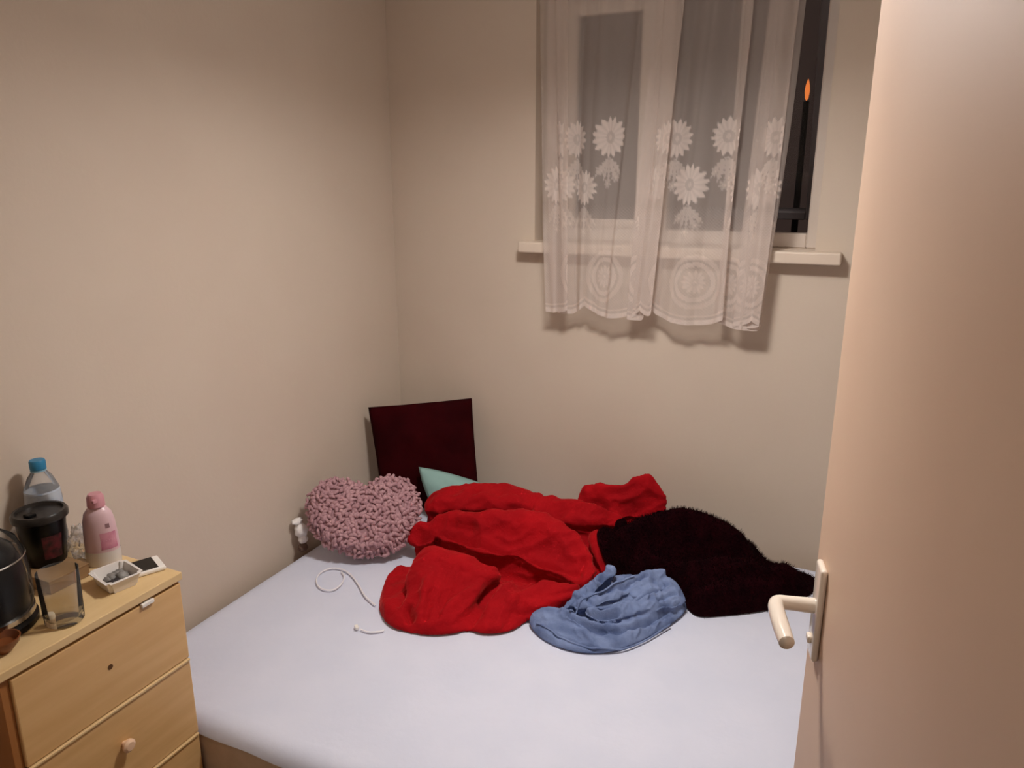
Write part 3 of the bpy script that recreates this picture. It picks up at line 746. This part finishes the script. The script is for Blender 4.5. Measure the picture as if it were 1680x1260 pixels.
# --- dark maroon fuzzy throw
coat_out = [(990, 950), (1030, 962), (1075, 966), (1105, 978), (1124, 996), (1138, 1010), (1155, 1014), (1200, 1010), (1250, 1004), (1300, 992), (1335, 975), (1340, 955),
            (0, 0, -.03, 2.31), (0, 0, -.17, 2.35), (0, 0, -.36, 2.365), (0, 0, -.48, 2.35), (0, 0, -.58, 2.30), (0, 0, -.66, 2.22), (0, 0, -.70, 2.12)]
coat_m = [
    ([(1005, 925, .06), (1060, 935, .05), (1110, 950, .05)], .05),
    ([(1010, 885, .12), (1090, 855, .15), (1150, 850, .155), (1210, 880, .12)], .085),
    ([(1080, 925, .09), (1150, 925, .11), (1220, 925, .10), (1290, 945, .05)], .07),
    ([(1150, 985, .04), (1220, 980, .045), (1300, 965, .035)], .06),
]
coat_f = [
    ([(1000, 876, .15), (1040, 852, .17), (1092, 838, .185), (1132, 828, .20), (1168, 838, .19), (1205, 862, .165), (1230, 892, .135)], .045, .045, .042, .2),
    ([(1010, 908, .13), (1060, 882, .16), (1120, 872, .175), (1180, 888, .155)], .035, .030, .028, .3),
    ([(1090, 925, .12), (1150, 912, .135), (1210, 912, .13), (1262, 915, .115), (1300, 938, .07)], .040, .030, .030, .3),
    ([(1125, 965, .08), (1180, 955, .085), (1240, 955, .08), (1300, 958, .055)], .035, .025, .025, .3),
    ([(1150, 998, .03), (1200, 992, .035), (1260, 985, .035)], .025, .020, .018, .2),
    ([(1150, 850, .19), (1172, 836, .20), (1196, 848, .185)], .020, .022, .030, .1),
    ([(1085, 848, .18), (1108, 836, .195), (1122, 845, .19)], .018, .020, .026, .1),
    ([(1205, 880, .15), (1228, 884, .15), (1240, 900, .13)], .018, .020, .030, .1),
    ([(1245, 925, .10), (1282, 914, .11), (1306, 934, .08)], .022, .024, .030, .1),
]
coat_c = [([(1100, 900, .12), (1160, 898, .12), (1220, 900, .11)], .012, .03), ([(1130, 945, .08), (1200, 938, .08), (1270, 940, .06)], .012, .03)]
ct, cp, cf = heap('maroon_throw', coat_out, coat_m, coat_f, M_coat, coat_c, base=.02, wr=.022, wscale=15, fine=.005, fscale=60, slope=3.5, seed=31, support=[rp])
tag(ct, 'very dark maroon fuzzy throw bunched up between the jeans and the back wall', 'throw')
# its shaggy pile: short tufts
def pile(parent, P, Fc, count, length, m):
    P = np.array(P); T = np.array([f[:3] for f in Fc]); pick = rng.integers(0, len(T), count); V = []; FF = []
    for k in pick:
        a, b, c = P[T[k]]; r1, r2 = rng.random(2)
        if r1 + r2 > 1: r1, r2 = 1 - r1, 1 - r2
        p = a + (b - a) * r1 + (c - a) * r2; n = np.cross(b - a, c - a); n /= np.linalg.norm(n) + 1e-9
        if n[2] < 0: n = -n
        d = n + rng.normal(0, .45, 3); d /= np.linalg.norm(d); L = length * rng.uniform(.5, 1.2); s = np.cross(d, rng.normal(0, 1, 3)); s /= np.linalg.norm(s); s *= .0011
        i = len(V); V += [p - s - n * .001, p + s - n * .001, p + d * L + n * .001]; FF.append((i, i + 1, i + 2))
    o = from_np('pile', V, FF, m, parent, False); tag(o, kind='stuff')
pile(ct, cp, cf, 9000, .011, M_coat)

# --- jeans
M_denim = mat('blue_denim', '#7b8cb2', .85, spec=.15, var='#5f6f95', vscale=12, stretch=(1, 2.0, 1), bump=.5, bscale=260, bdist=.002)
M_denimdark = mat('denim_inside_dark', '#39435c', .9, bump=.4, bscale=200)
je_out = [(866, 1012), (872, 1034), (895, 1054), (930, 1068), (970, 1074), (1010, 1070), (1055, 1052), (1100, 1026), (1126, 1004), (1128, 990), (1122, 975), (1104, 957), (1070, 950), (1030, 954), (1000, 957), (975, 975), (945, 991), (905, 1002)]
je_m = [([(905, 1018, .028), (960, 1030, .032), (1030, 1025, .035), (1090, 1000, .035)], .06), ([(985, 985, .05), (1030, 975, .055), (1080, 965, .055)], .05)]
jr = empty('jeans', PZ(1000, 1040, ZB)); tag(jr, 'crumpled faded blue denim jeans at the front of the clothes heap', 'jeans')
_, jp, jf = heap(None, je_out, je_m, [], M_denim, [], base=.010, r=.014, wr=.005, wscale=40, fine=.0014, fscale=90, slope=3.0, step=.0048, seed=77, warp=.006)
J_ = dict(step=.0042, wr=.005, wscale=42, fine=.0016, fscale=95, tuck=.010, drop=.03)
j_parts = [close_heap(jp, jf),
    lobe([(866, 1012, .016), (872, 1034, .003), (895, 1054, .002), (930, 1068, .002), (970, 1074, .002), (1010, 1070, .002), (1055, 1052, .002), (1100, 1026, .003), (1127, 1003, .008), (1120, 990, .022), (1080, 1012, .026), (1040, 1027, .026), (1000, 1031, .028), (965, 1020, .034), (935, 1006, .040), (900, 998, .034)], 0.019, 0.012,
         folds=[([(880, 1016, .05), (930, 1030, .06), (990, 1050, .05), (1050, 1042, .05)], .016, .008)],
         creases=[([(915, 1038, .03), (945, 1048, .03), (975, 1056, .03)], .007, .020), ([(1000, 1045, .05), (1060, 1028, .05)], .006, .012), ([(930, 1012, .05), (965, 1026, .045), (1010, 1036, .04), (1060, 1022, .04)], .008, .022)], seed=11, **J_),
    lobe([(1000, 946, .06), (1040, 948, .06), (1090, 946, .065), (1112, 955, .06), (1124, 978, .045), (1122, 995, .03), (1090, 1000, .045), (1050, 985, .055), (1015, 968, .06)], 0.017, 0.010, seed=15, **J_),
    lobe([(1040, 1010, .040), (1075, 1005, .042), (1118, 984, .042), (1122, 966, .055), (1100, 965, .06), (1070, 985, .06), (1045, 998, .055)], 0.014, 0.009, folds=[([(1055, 1004, .06), (1085, 990, .07), (1112, 972, .07)], .010, .006)], seed=12, **J_),
    lobe([(955, 1008, .045), (985, 1022, .038), (1020, 1016, .042), (1055, 1002, .048), (1090, 982, .055), (1110, 960, .062), (1092, 956, .068), (1045, 980, .066), (1005, 992, .062), (970, 996, .058)], 0.016, 0.009,
         folds=[([(980, 1010, .07), (1030, 996, .08), (1080, 972, .085)], .010, .007)], seed=13, **J_),
    lobe([(935, 1000, .046), (965, 1000, .054), (1000, 988, .058), (1045, 970, .066), (1090, 950, .075), (1098, 938, .082), (1070, 936, .085), (1030, 950, .082), (990, 968, .074), (955, 982, .06)], 0.016, 0.009,
         folds=[([(955, 996, .075), (1010, 972, .09), (1075, 944, .10)], .010, .007)], creases=[([(965, 998, .06), (1000, 984, .07), (1045, 964, .085), (1085, 946, .09)], .006, .016)], seed=14, **J_),
    lobe([(922, 1002, .044), (945, 994, .052), (975, 974, .068), (1000, 952, .085), (1014, 938, .098), (1001, 928, .105), (984, 942, .09), (958, 964, .07), (932, 986, .054)], 0.016, 0.010, folds=[([(928, 984, .07), (950, 1002, .06)], .008, .010), ([(942, 972, .08), (964, 994, .07)], .008, .010), ([(958, 960, .09), (978, 982, .08)], .008, .010), ([(974, 948, .10), (994, 966, .09)], .008, .010)], seed=16, **J_),
]
jo, jp = fuse('denim_legs', j_parts, M_denim, .0028, 1, [(.007, 16, (.25, .62), 5), (.003, 44, (.4, .5), 9)], jr, carve=[
    ([(935, 1008, .05), (965, 1022, .05), (1005, 1030, .045), (1050, 1018, .045), (1100, 992, .05)], .009, .026), ([(972, 1006, .06), (1012, 1005, .06)], .011, .030),
    ([(985, 992, .07), (1030, 984, .075), (1070, 965, .085), (1095, 948, .09)], .007, .022), ([(985, 968, .085), (1020, 958, .09), (1060, 945, .09)], .007, .022), ([(985, 950, .09), (1000, 957, .085), (1018, 950, .085)], .008, .024),
    ([(912, 1038, .03), (950, 1050, .03), (985, 1056, .03)], .005, .016), ([(1055, 1012, .055), (1095, 996, .055), (1116, 986, .05)], .006, .016), ([(1080, 980, .07), (1095, 972, .07), (1110, 972, .065)], .006, .014),
    ([(945, 990, .065), (962, 1002, .06)], .005, .012), ([(960, 978, .075), (978, 990, .07)], .005, .012)])
def along(pts, lift, P):
    out = []; P = np.array(P)
    for x, y, hh in smooth_poly([(a, b, c) for a, b, c in pts], 2, False):
        q = PZ(x, y, ZB + hh); nn = (P[:, 0] - q.x) ** 2 + (P[:, 1] - q.y) ** 2; out.append((q.x, q.y, P[nn < .006 ** 2][:, 2].max() + lift if (nn < .006 ** 2).any() else P[int(nn.argmin())][2] + lift))
    return out
for s in ([(880, 1022, .03), (910, 1040, .03), (950, 1055, .03), (1000, 1060, .03), (1050, 1046, .03), (1100, 1016, .03)], [(935, 1002, .06), (960, 985, .07), (990, 970, .08), (1040, 950, .09)]):
    tube('seam', along(s, .0015, jp), .0028, M_denim, jr, 6, smooth_it=1)

# --- small white ornament by the wall
so = empty('small_ornament', (-1.60, 1.80, ZB)); tag(so, 'small white lumpy ornament with a brown foot wedged between heart cushion and left wall', 'ornament')
def blob(name, c, s, m, parent, amp=.15, seed=0, sub=3, fr=2.2):
    bm = bmesh.new(); bmesh.ops.create_icosphere(bm, subdivisions=sub, radius=1)
    for v in bm.verts:
        k = 1 + amp * noise.noise(v.co * fr + Vector((seed, seed * 2.1, 0)))
        v.co = Vector((c[0] + v.co.x * s[0] * k, c[1] + v.co.y * s[1] * k, c[2] + v.co.z * s[2] * k))
    return from_bm(name, bm, m, parent, True)
oc = PX(494, 870, -1.612)
M_orn = mat('matt_white_fabric', '#f2efec', .7, bump=.4, bscale=90); M_brown = mat('brown_foot', '#6a5347', .7, bump=.3, bscale=80)
blob('head', oc, (.020, .022, .024), M_orn, so, .25, 3)
oc2 = PX(487, 855, -1.622); blob('tuft', oc2, (.014, .022, .010), M_orn, so, .35, 9)
oc3 = PX(497, 884, -1.608); blob('neck', oc3, (.015, .016, .015), M_orn, so, .2, 5)
oc4 = PX(497, 899, -1.606); blob('foot', (oc4.x, oc4.y, ZB + .017), (.015, .018, .013), M_brown, so, .25, 6)

# --- white charging cable on the sheet
M_cable = mat('white_cable_rubber', '#eceaee', .4)
cab = empty('charging_cable', PZ(560, 980, ZB)); tag(cab, 'thin white charging cable looped on the sheet left of the red blanket', 'cable')
cpts = [(640, 1022), (625, 1036), (605, 1038), (592, 1033), (586, 1030)]
tube('cord', [PZ(x, y, ZB + .0075) for x, y in [(616, 993), (612, 990), (598, 978), (588, 958), (572, 938), (548, 930), (526, 938), (517, 952), (524, 966), (545, 970), (560, 960), (566, 946), (560, 938)]], .0024, M_cable, cab, 8)
tube('cord', [PZ(x, y, ZB + .0075) for x, y in [(630, 1034)] + cpts[1:-1]], .0024, M_cable, cab, 8)
pc = PZ(585, 1029, ZB + .009); rot_box('plug', pc, (.017, .010, .008), math.radians(140), M_white, cab, .002)

# ------------------------------------------------------------------ chest of drawers
CX0, CX1, CY0, CY1, CZ = -1.635, -1.272, .655, 1.040, .765
ch = empty('chest_of_drawers', ((CX0 + CX1) / 2, (CY0 + CY1) / 2, 0)); tag(ch, 'narrow pale pine chest of drawers standing against the left wall', 'chest of drawers')
box('top_panel', (CX0, CY0 - .010, CZ - .018), (CX1 + .004, CY1 + .003, CZ), M_woodtop, ch, .002)
for a, b_ in ((CY0, CY0 + .016), (CY1 - .016, CY1 - .0005)): box('side_panel', (CX0, a, 0), (CX1 - .006, b_, CZ - .018), M_woodshade, ch, .001)
box('back_panel', (CX0, CY0 + .016, .03), (CX0 + .006, CY1 - .016, CZ - .018), M_woodshade, ch)
box('plinth', (CX0 + .006, CY0 + .016, 0), (CX1 - .03, CY1 - .016, .03), M_woodshade, ch)
M_hole = mat('dark_screw_hole', '#5a3a1c', .9); M_knob = mat('pale_knob', '#e8c4a4', .4)
zs = [CZ - .0255, .557, .363, .170, .034]
for i in range(4):
    z1, z0 = zs[i] - (.0 if i == 0 else .003), zs[i + 1]
    d = box('drawer', (CX0 + .03, CY0 + .0165, z0), (CX1, CY1 - .0008, z1), M_wood, ch, .0025)
    if i: box('drawer_lip', (CX1 - .004, CY0 + .0185, z1 - .004), (CX1 + .004, CY1 - .003, z1 + .0015), M_woodtop, d, .0012)
    yc = (CY0 + CY1) / 2
    if i == 0:
        o = lathe('screw_hole', (0, 0, 0), [(.001, 0), (.0055, .0), (.0055, .0012), (.001, .0012)], M_hole, d, 14)
        hp = PX(181, 1094, CX1); o.data.transform(Matrix.Translation((CX1 - .0004, hp.y, hp.z)) @ Matrix.Rotation(math.pi / 2, 4, 'Y'))
        tp = PX(240, 986, CX1); rot_box('white_tab', (CX1 + .002, tp.y, z1 - .001), (.008, .030, .009), 0, M_white, d, .002)
    else:
        kz = .300 if i == 1 else (z0 + z1) / 2
        kp = PX(209, 1222, CX1 + .01); ky = kp.y
        if i == 1: kz = kp.z
        o = lathe('knob', (0, 0, 0), [(.006, 0), (.006, .008), (.013, .012), (.014, .018), (.009, .022), (.001, .0225)], M_knob, d, 18)
        o.data.transform(Matrix.Translation((CX1 - .001, ky, kz)) @ Matrix.Rotation(math.pi / 2, 4, 'Y'))
# ------------------------------------------------------------------ things on the chest
T = CZ + .0005
# flat brown box with the travel cup on it
fb = PZ(118, 934, T + .012); BXC = (-1.487, .905)
M_card = mat('tan_cardboard', '#9a7a55', .8, var='#8d6d49', vscale=14)
bx = empty('card_box', (BXC[0], BXC[1], T)); tag(bx, 'low tan cardboard box under the black travel cup', 'box')
rot_box('box_body', (BXC[0], BXC[1], T + .013), (.110, .088, .026), 0, M_card, bx, .001)
rot_box('lid_flap', (BXC[0], BXC[1], T + .0275), (.112, .090, .003), 0, M_card, bx, .001)
# travel cup
tb = PZ(78, 919, T + .0292); TX, TY = tb.x, tb.y
cupb = empty('travel_cup', (TX, TY, T + .0292)); tag(cupb, 'black travel cup with a ridged lid and a small red print', 'cup')
S = 1.0; zc = T + .0292; hc = PX(66, 838, TX).z - zc
lathe('cup_body', (TX, TY, zc), [(.036, 0), (.038, .003), (.0435, hc * .55), (.0475, hc - .012), (.0475, hc - .010)], M_black, cupb, 40)
lid = lathe('lid', (TX, TY, zc + hc - .014), [(.050, 0), (.0535, .002), (.0535, .012), (.050, .017), (.045, .017), (.043, .011), (.001, .010)], mat('dark_grey_lid', '#26221f', .3), cupb, 40, cap_bottom=True)
box('sip_tab', (TX - .008, TY - .03, zc + hc - .004), (TX + .010, TY - .012, zc + hc + .003), M_black, lid, .002)
M_print = mat('dark_red_print', '#5a1420', .5, var='#1a0808', vscale=60)
ang = math.atan2(-TY, -TX) + .35
patch_on_cyl('print', (TX, TY, zc), .0396, .0452, .018, hc * .62, ang - .45, ang + .45, M_print, cupb)
# water bottle
wb = PX(62, 765, -1.595); WX, WY = -1.595, wb.y
zt = PX(62, 753, WX).z; hb = zt - T
bt = empty('water_bottle', (WX, WY, T)); tag(bt, 'clear plastic water bottle with a blue cap behind the travel cup', 'bottle')
lathe('bottle_body', (WX, WY, T), [(.022, .001), (.034, .004), (.037, .014), (.0355, .03), (.037, .05), (.0355, .07), (.037, .09), (.037, hb - .09), (.034, hb - .066), (.024, hb - .04), (.0145, hb - .026), (.0135, hb - .014)], M_clear, bt, 36, cap_top=False)
lathe('water', (WX, WY, T), [(.020, .004), (.033, .007), (.0345, .02), (.0345, hb * .45), (.001, hb * .45)], glass_mat('still_water', (.86, .9, .93), .97, .02), bt, 30)
cap = lathe('cap', (WX, WY, T + hb - .021), [(.0160, 0), (.0162, .003), (.0162, .017), (.0145, .020), (.001, .0205)], mat('blue_cap', '#2f7fa8', .4), bt, 24)
lathe('cap_ring', (WX, WY, T + hb - .0255), [(.0158, 0), (.0162, .0015), (.0158, .003)], mat('pale_blue_ring', '#7fb0c8', .4), cap, 24)
patch_on_cyl('bottle_label', (WX, WY, T), .0378, .0345, hb - .120, hb - .068, 0, 2 * math.pi, mat('blue_grey_label', '#9fb0c6', .4, var='#c9d0d8', vscale=40), bt, 36)
# pink lotion bottle
kb = PZ(172, 922, T); KX, KY = kb.x, kb.y; hk = PX(157, 808, KX).z - T
pk = empty('lotion_bottle', (KX, KY, T)); tag(pk, 'pink lotion bottle with a pink cap standing behind the white tray', 'bottle')
rzk = math.radians(38)
M_pinkb = mat('pink_plastic', '#dabbc0', .3, var='#d5b3ba', vscale=10); M_pinkc = mat('dusty_pink_cap', '#c98f98', .35)
lathe('bottle_body', (KX, KY, T), [(.030, 0), (.034, .004), (.035, .02), (.0345, .06), (.032, hk * .60), (.028, hk * .72), (.020, hk * .79), (.014, hk * .82)], M_pinkb, pk, 36, sx=1, sy=.72, rz=rzk)
lathe('clear_base', (KX, KY, T - .0002), [(.0352, .0), (.0356, .02), (.0354, .034)], mat('pale_bottle_foot', '#d8d2cc', .25), pk, 36, sx=1, sy=.74, rz=rzk, cap_top=False)
pcap = lathe('cap', (KX, KY, T + hk * .82), [(.0175, 0), (.0180, .003), (.0170, hk * .13), (.013, hk * .175), (.001, hk * .18)], M_pinkc, pk, 26)
box('cap_tab', (KX + .010, KY - .018, T + hk * .90), (KX + .018, KY - .008, T + hk * .95), M_pinkc, pcap, .002)
def ellip_patch(name, z0, z1, a0, a1, m, parent, r0, r1):
    o = patch_on_cyl(name, (0, 0, 0), r0, r1, z0, z1, a0, a1, m, None, 18, 5)
    o.data.transform(Matrix.Translation((KX, KY, T)) @ Matrix.Rotation(rzk, 4, 'Z') @ Matrix.Diagonal((1, .72, 1, 1)))
    attach(o, parent); return o
fa = math.atan2(-KY, -KX) - rzk
ellip_patch('front_label', .040, .078, fa - .15, fa + .95, mat('rose_label', '#cf8fa0', .4, var='#b86f88', vscale=50), pk, .0352, .0338)
ellip_patch('print', .088, .098, fa + .25, fa + .55, mat('grey_rose_print', '#8e6c70', .5), pk, .0332, .0322)
# phone
pcn = PZ(226, 937, T); ph_rz = math.radians(65)
phn = empty('phone', (pcn.x, pcn.y, T)); tag(phn, 'white phone with a black screen lying at the chest corner', 'phone')
rot_box('phone_body', (pcn.x, pcn.y, T + .0045), (.100, .066, .009), ph_rz, M_white, phn, .003)
rot_box('screen', (pcn.x - .003, pcn.y - .003, T + .0093), (.080, .056, .001), ph_rz, M_black, phn)
# white tray with grey bits
def build_tray():
    L, Fp, Rr = PZ(153, 960, T), PZ(180, 980, T), PZ(236, 957, T)
    e1 = (Rr - Fp); l1 = e1.length; e1.normalize(); e2 = Vector((-e1.y, e1.x, 0)); 
    if (L - Fp).dot(e2) < 0: e2 = -e2
    l2 = .082; hgt = .028; Mx = Matrix(((e1.x, e2.x, 0, Fp.x), (e1.y, e2.y, 0, Fp.y), (0, 0, 1, T), (0, 0, 0, 1)))
    root = empty('plastic_tray', (Fp.x, Fp.y, T)); tag(root, 'small white rectangular tub with grey bits inside, near the chest edge', 'tray')
    def loop(inset, z): return [(inset - .0, inset, z), (l1 - inset, inset, z), (l1 - inset, l2 - inset, z), (inset, l2 - inset, z)]
    prof = [(.007, 0), (.001, hgt - .003), (-.003, hgt - .002), (-.003, hgt), (.002, hgt), (.009, .004)]
    bm = bmesh.new(); rings = [[bm.verts.new(p) for p in loop(*q)] for q in prof]
    for a, b_ in zip(rings, rings[1:]):
        for k in range(4): bm.faces.new((a[k], a[(k + 1) % 4], b_[(k + 1) % 4], b_[k]))
    bm.faces.new(rings[0][::-1]); bm.faces.new(rings[-1])
    vert = [e for e in bm.edges if abs(e.verts[0].co.z - e.verts[1].co.z) > .004 or (e.verts[0].co.xy - e.verts[1].co.xy).length < .012]
    bmesh.ops.bevel(bm, geom=vert, offset=.006, segments=3, affect='EDGES')
    bmesh.ops.transform(bm, matrix=Mx, verts=bm.verts[:]); bmesh.ops.recalc_face_normals(bm, faces=bm.faces[:])
    from_bm('tub', bm, mat('white_tub_plastic', '#e4dfda', .3), root)
    mg = mat('grey_bits', '#6e6a66', .6, var='#8d8a86', vscale=60); md = mat('dark_bits', '#3a3537', .6)
    for k, (u_, v_, s) in enumerate([(.22, .28, .010), (.34, .22, .009), (.46, .34, .010), (.66, .36, .013), (.78, .52, .012), (.60, .72, .011), (.80, .80, .010), (.36, .60, .012), (.20, .62, .010)]):
        p = Mx @ Vector((.010 + u_ * (l1 - .02), .010 + v_ * (l2 - .02), .005 + s * .8))
        o = blob('grey_bit' if k > 2 else 'dark_bit', p, (s, s * .9, s * .8), mg if k > 2 else md, root, .5, k, 2)
build_tray()
# drinking glass
gb = PZ(107, 1018, T); GX, GY = gb.x, gb.y; hg = PX(101, 932, GX).z - T
gl = empty('drinking_glass', (GX, GY, T)); tag(gl, 'clear drinking glass standing between the kettle and the white tub', 'glass')
lathe('tumbler', (GX, GY, T), [(.030, 0), (.0335, .003), (.0345, .02), (.036, hg), (.0345, hg), (.033, .016), (.031, .012), (.001, .011)], M_clearglass, gl, 40, cap_top=False)
lathe('drink', (GX, GY, T), [(.0305, .0125), (.0325, .02), (.0338, hg * .62), (.001, hg * .62)], glass_mat('weak_tea_water', (.88, .83, .76), .95, .04, blend=.08), gl, 36)
# small white cap lying beside it
sc_ = PZ(84, 1026, T); cpm = empty('small_pot', (sc_.x, sc_.y, T)); tag(cpm, 'tiny white pot between the kettle base and the drinking glass', 'pot')
lathe('pot_body', (sc_.x, sc_.y, T), [(.008, 0), (.0085, .002), (.0085, .016)], mat('cream_pot', '#d9c7b0', .3), cpm, 20)
lathe('lid', (sc_.x, sc_.y, T + .0155), [(.0092, 0), (.0092, .007), (.008, .009), (.001, .0095)], M_white, cpm, 20)
# kettle
EX, EY = -1.425, .735
kt = empty('electric_kettle', (EX, EY, T)); tag(kt, 'glossy black electric kettle in a clear jug at the near end of the chest', 'kettle')
lathe('power_base', (EX, EY, T), [(.078, 0), (.082, .004), (.082, .014), (.074, .020), (.001, .020)], M_black, kt, 44)
lathe('chrome_ring', (EX, EY, T + .0205), [(.074, 0), (.0785, .003), (.0785, .012), (.073, .014), (.07, .014)], M_chrome, kt, 44)
lathe('kettle_body', (EX, EY, T + .021), [(.064, .002), (.071, .01), (.072, .07), (.068, .105), (.058, .135), (.038, .153), (.018, .162), (.001, .163)], M_black, kt, 44)
jug = lathe('clear_jug', (EX, EY, T + .034), [(.0765, .001), (.0795, .02), (.0795, .07), (.076, .105), (.066, .135), (.046, .152), (.040, .153)], M_jug, kt, 44, cap_bottom=False, cap_top=False)
lathe('jug_rim', (EX, EY, T + .034 + .105), [(.0762, -.002), (.0775, 0), (.0762, .002)], M_chrome, jug, 44, False, False)
tube('handle', [(EX - .030, EY - .066, T + .15), (EX - .045, EY - .098, T + .152), (EX - .05, EY - .112, T + .12), (EX - .048, EY - .106, T + .06), (EX - .035, EY - .078, T + .04)], .010, M_black, kt, 12)
# round brown bowl at the very edge
bp_ = PZ(6, 1068, T); bw = empty('brown_bowl', (bp_.x, bp_.y, T)); tag(bw, 'small shiny brown bowl at the front corner of the chest by the kettle', 'bowl')
M_bowl = mat('brown_glaze', '#7a4626', .25, var='#6a3a1e', vscale=20)
lathe('bowl_body', (bp_.x, bp_.y, T), [(.014, 0), (.016, .003), (.027, .016), (.030, .026), (.0275, .026), (.022, .014), (.001, .008)], M_bowl, bw, 32)
# crumpled clear bag between cup and lotion bottle
def build_bag():
    c = PX(122, 897, -1.545)
    bm = bmesh.new(); bmesh.ops.create_icosphere(bm, subdivisions=4, radius=1)
    cz = T + .034
    for v in bm.verts:
        k = 1 + .38 * noise.noise(v.co * 2.6 + Vector((4, 1, 2))) + .2 * abs(noise.noise(v.co * 6))
        v.co = Vector((-1.525 + v.co.x * .022 * k, 1.000 + v.co.y * .022 * k, cz + max(v.co.z * .036 * k, -.0335)))
    o = from_bm('plastic_bag', bm, M_bag, None, False)
    tag(o, 'crumpled clear plastic bag between the travel cup and the lotion bottle', 'bag')
build_bag()

# ------------------------------------------------------------------ ceiling lamp (above the frame)
lp = empty('ceiling_lamp', LAMP); tag(lp, 'round drum ceiling lamp over the bed, above the picture', 'lamp')
M_opal = mat('lit_diffuser', '#ffffff', .5, emit=LAMP_COLOR, estr=LAMP_STRENGTH)
M_drum = mat('lit_drum_shade', '#efe4d4', .8, emit=LAMP_COLOR, estr=LAMP_STRENGTH * .065)
lathe('ceiling_rose', (LAMP.x, LAMP.y, ZC - .03), [(.05, .03), (.05, .012), (.03, 0)], M_white, lp, 32)
lathe('flex', (LAMP.x, LAMP.y, LAMP.z + .12), [(.004, 0), (.004, ZC - .03 - LAMP.z - .12)], M_white, lp, 8)
lathe('drum_shade', (LAMP.x, LAMP.y, LAMP.z), [(.125, -.03), (.125, .12)], M_drum, lp, 40, cap_bottom=False, cap_top=True)
lathe('diffuser', (LAMP.x, LAMP.y, LAMP.z), [(.001, -.010), (.08, -.008), (.12, 0)], M_opal, lp, 40, cap_bottom=False, cap_top=False)
lathe('inner_liner', (LAMP.x, LAMP.y, LAMP.z), [(.1225, -.029), (.1225, .0)], M_white, lp, 40, cap_bottom=False, cap_top=False)
# unseen fill light added in the hallway to lift walls and soften shadows
hl = empty('hall_fill', (-.1, -.65, ZC)); tag(hl, 'glowing bowl added behind the camera as unseen fill light', 'lamp')
lathe('fill_bowl', (-.1, -.65, ZC - .08), [(.001, 0), (.05, .008), (.09, .035), (.10, .08)], mat('hall_fill_glow', '#ffffff', .5, emit=LAMP_COLOR, estr=36), hl, 32, cap_bottom=False, cap_top=True)
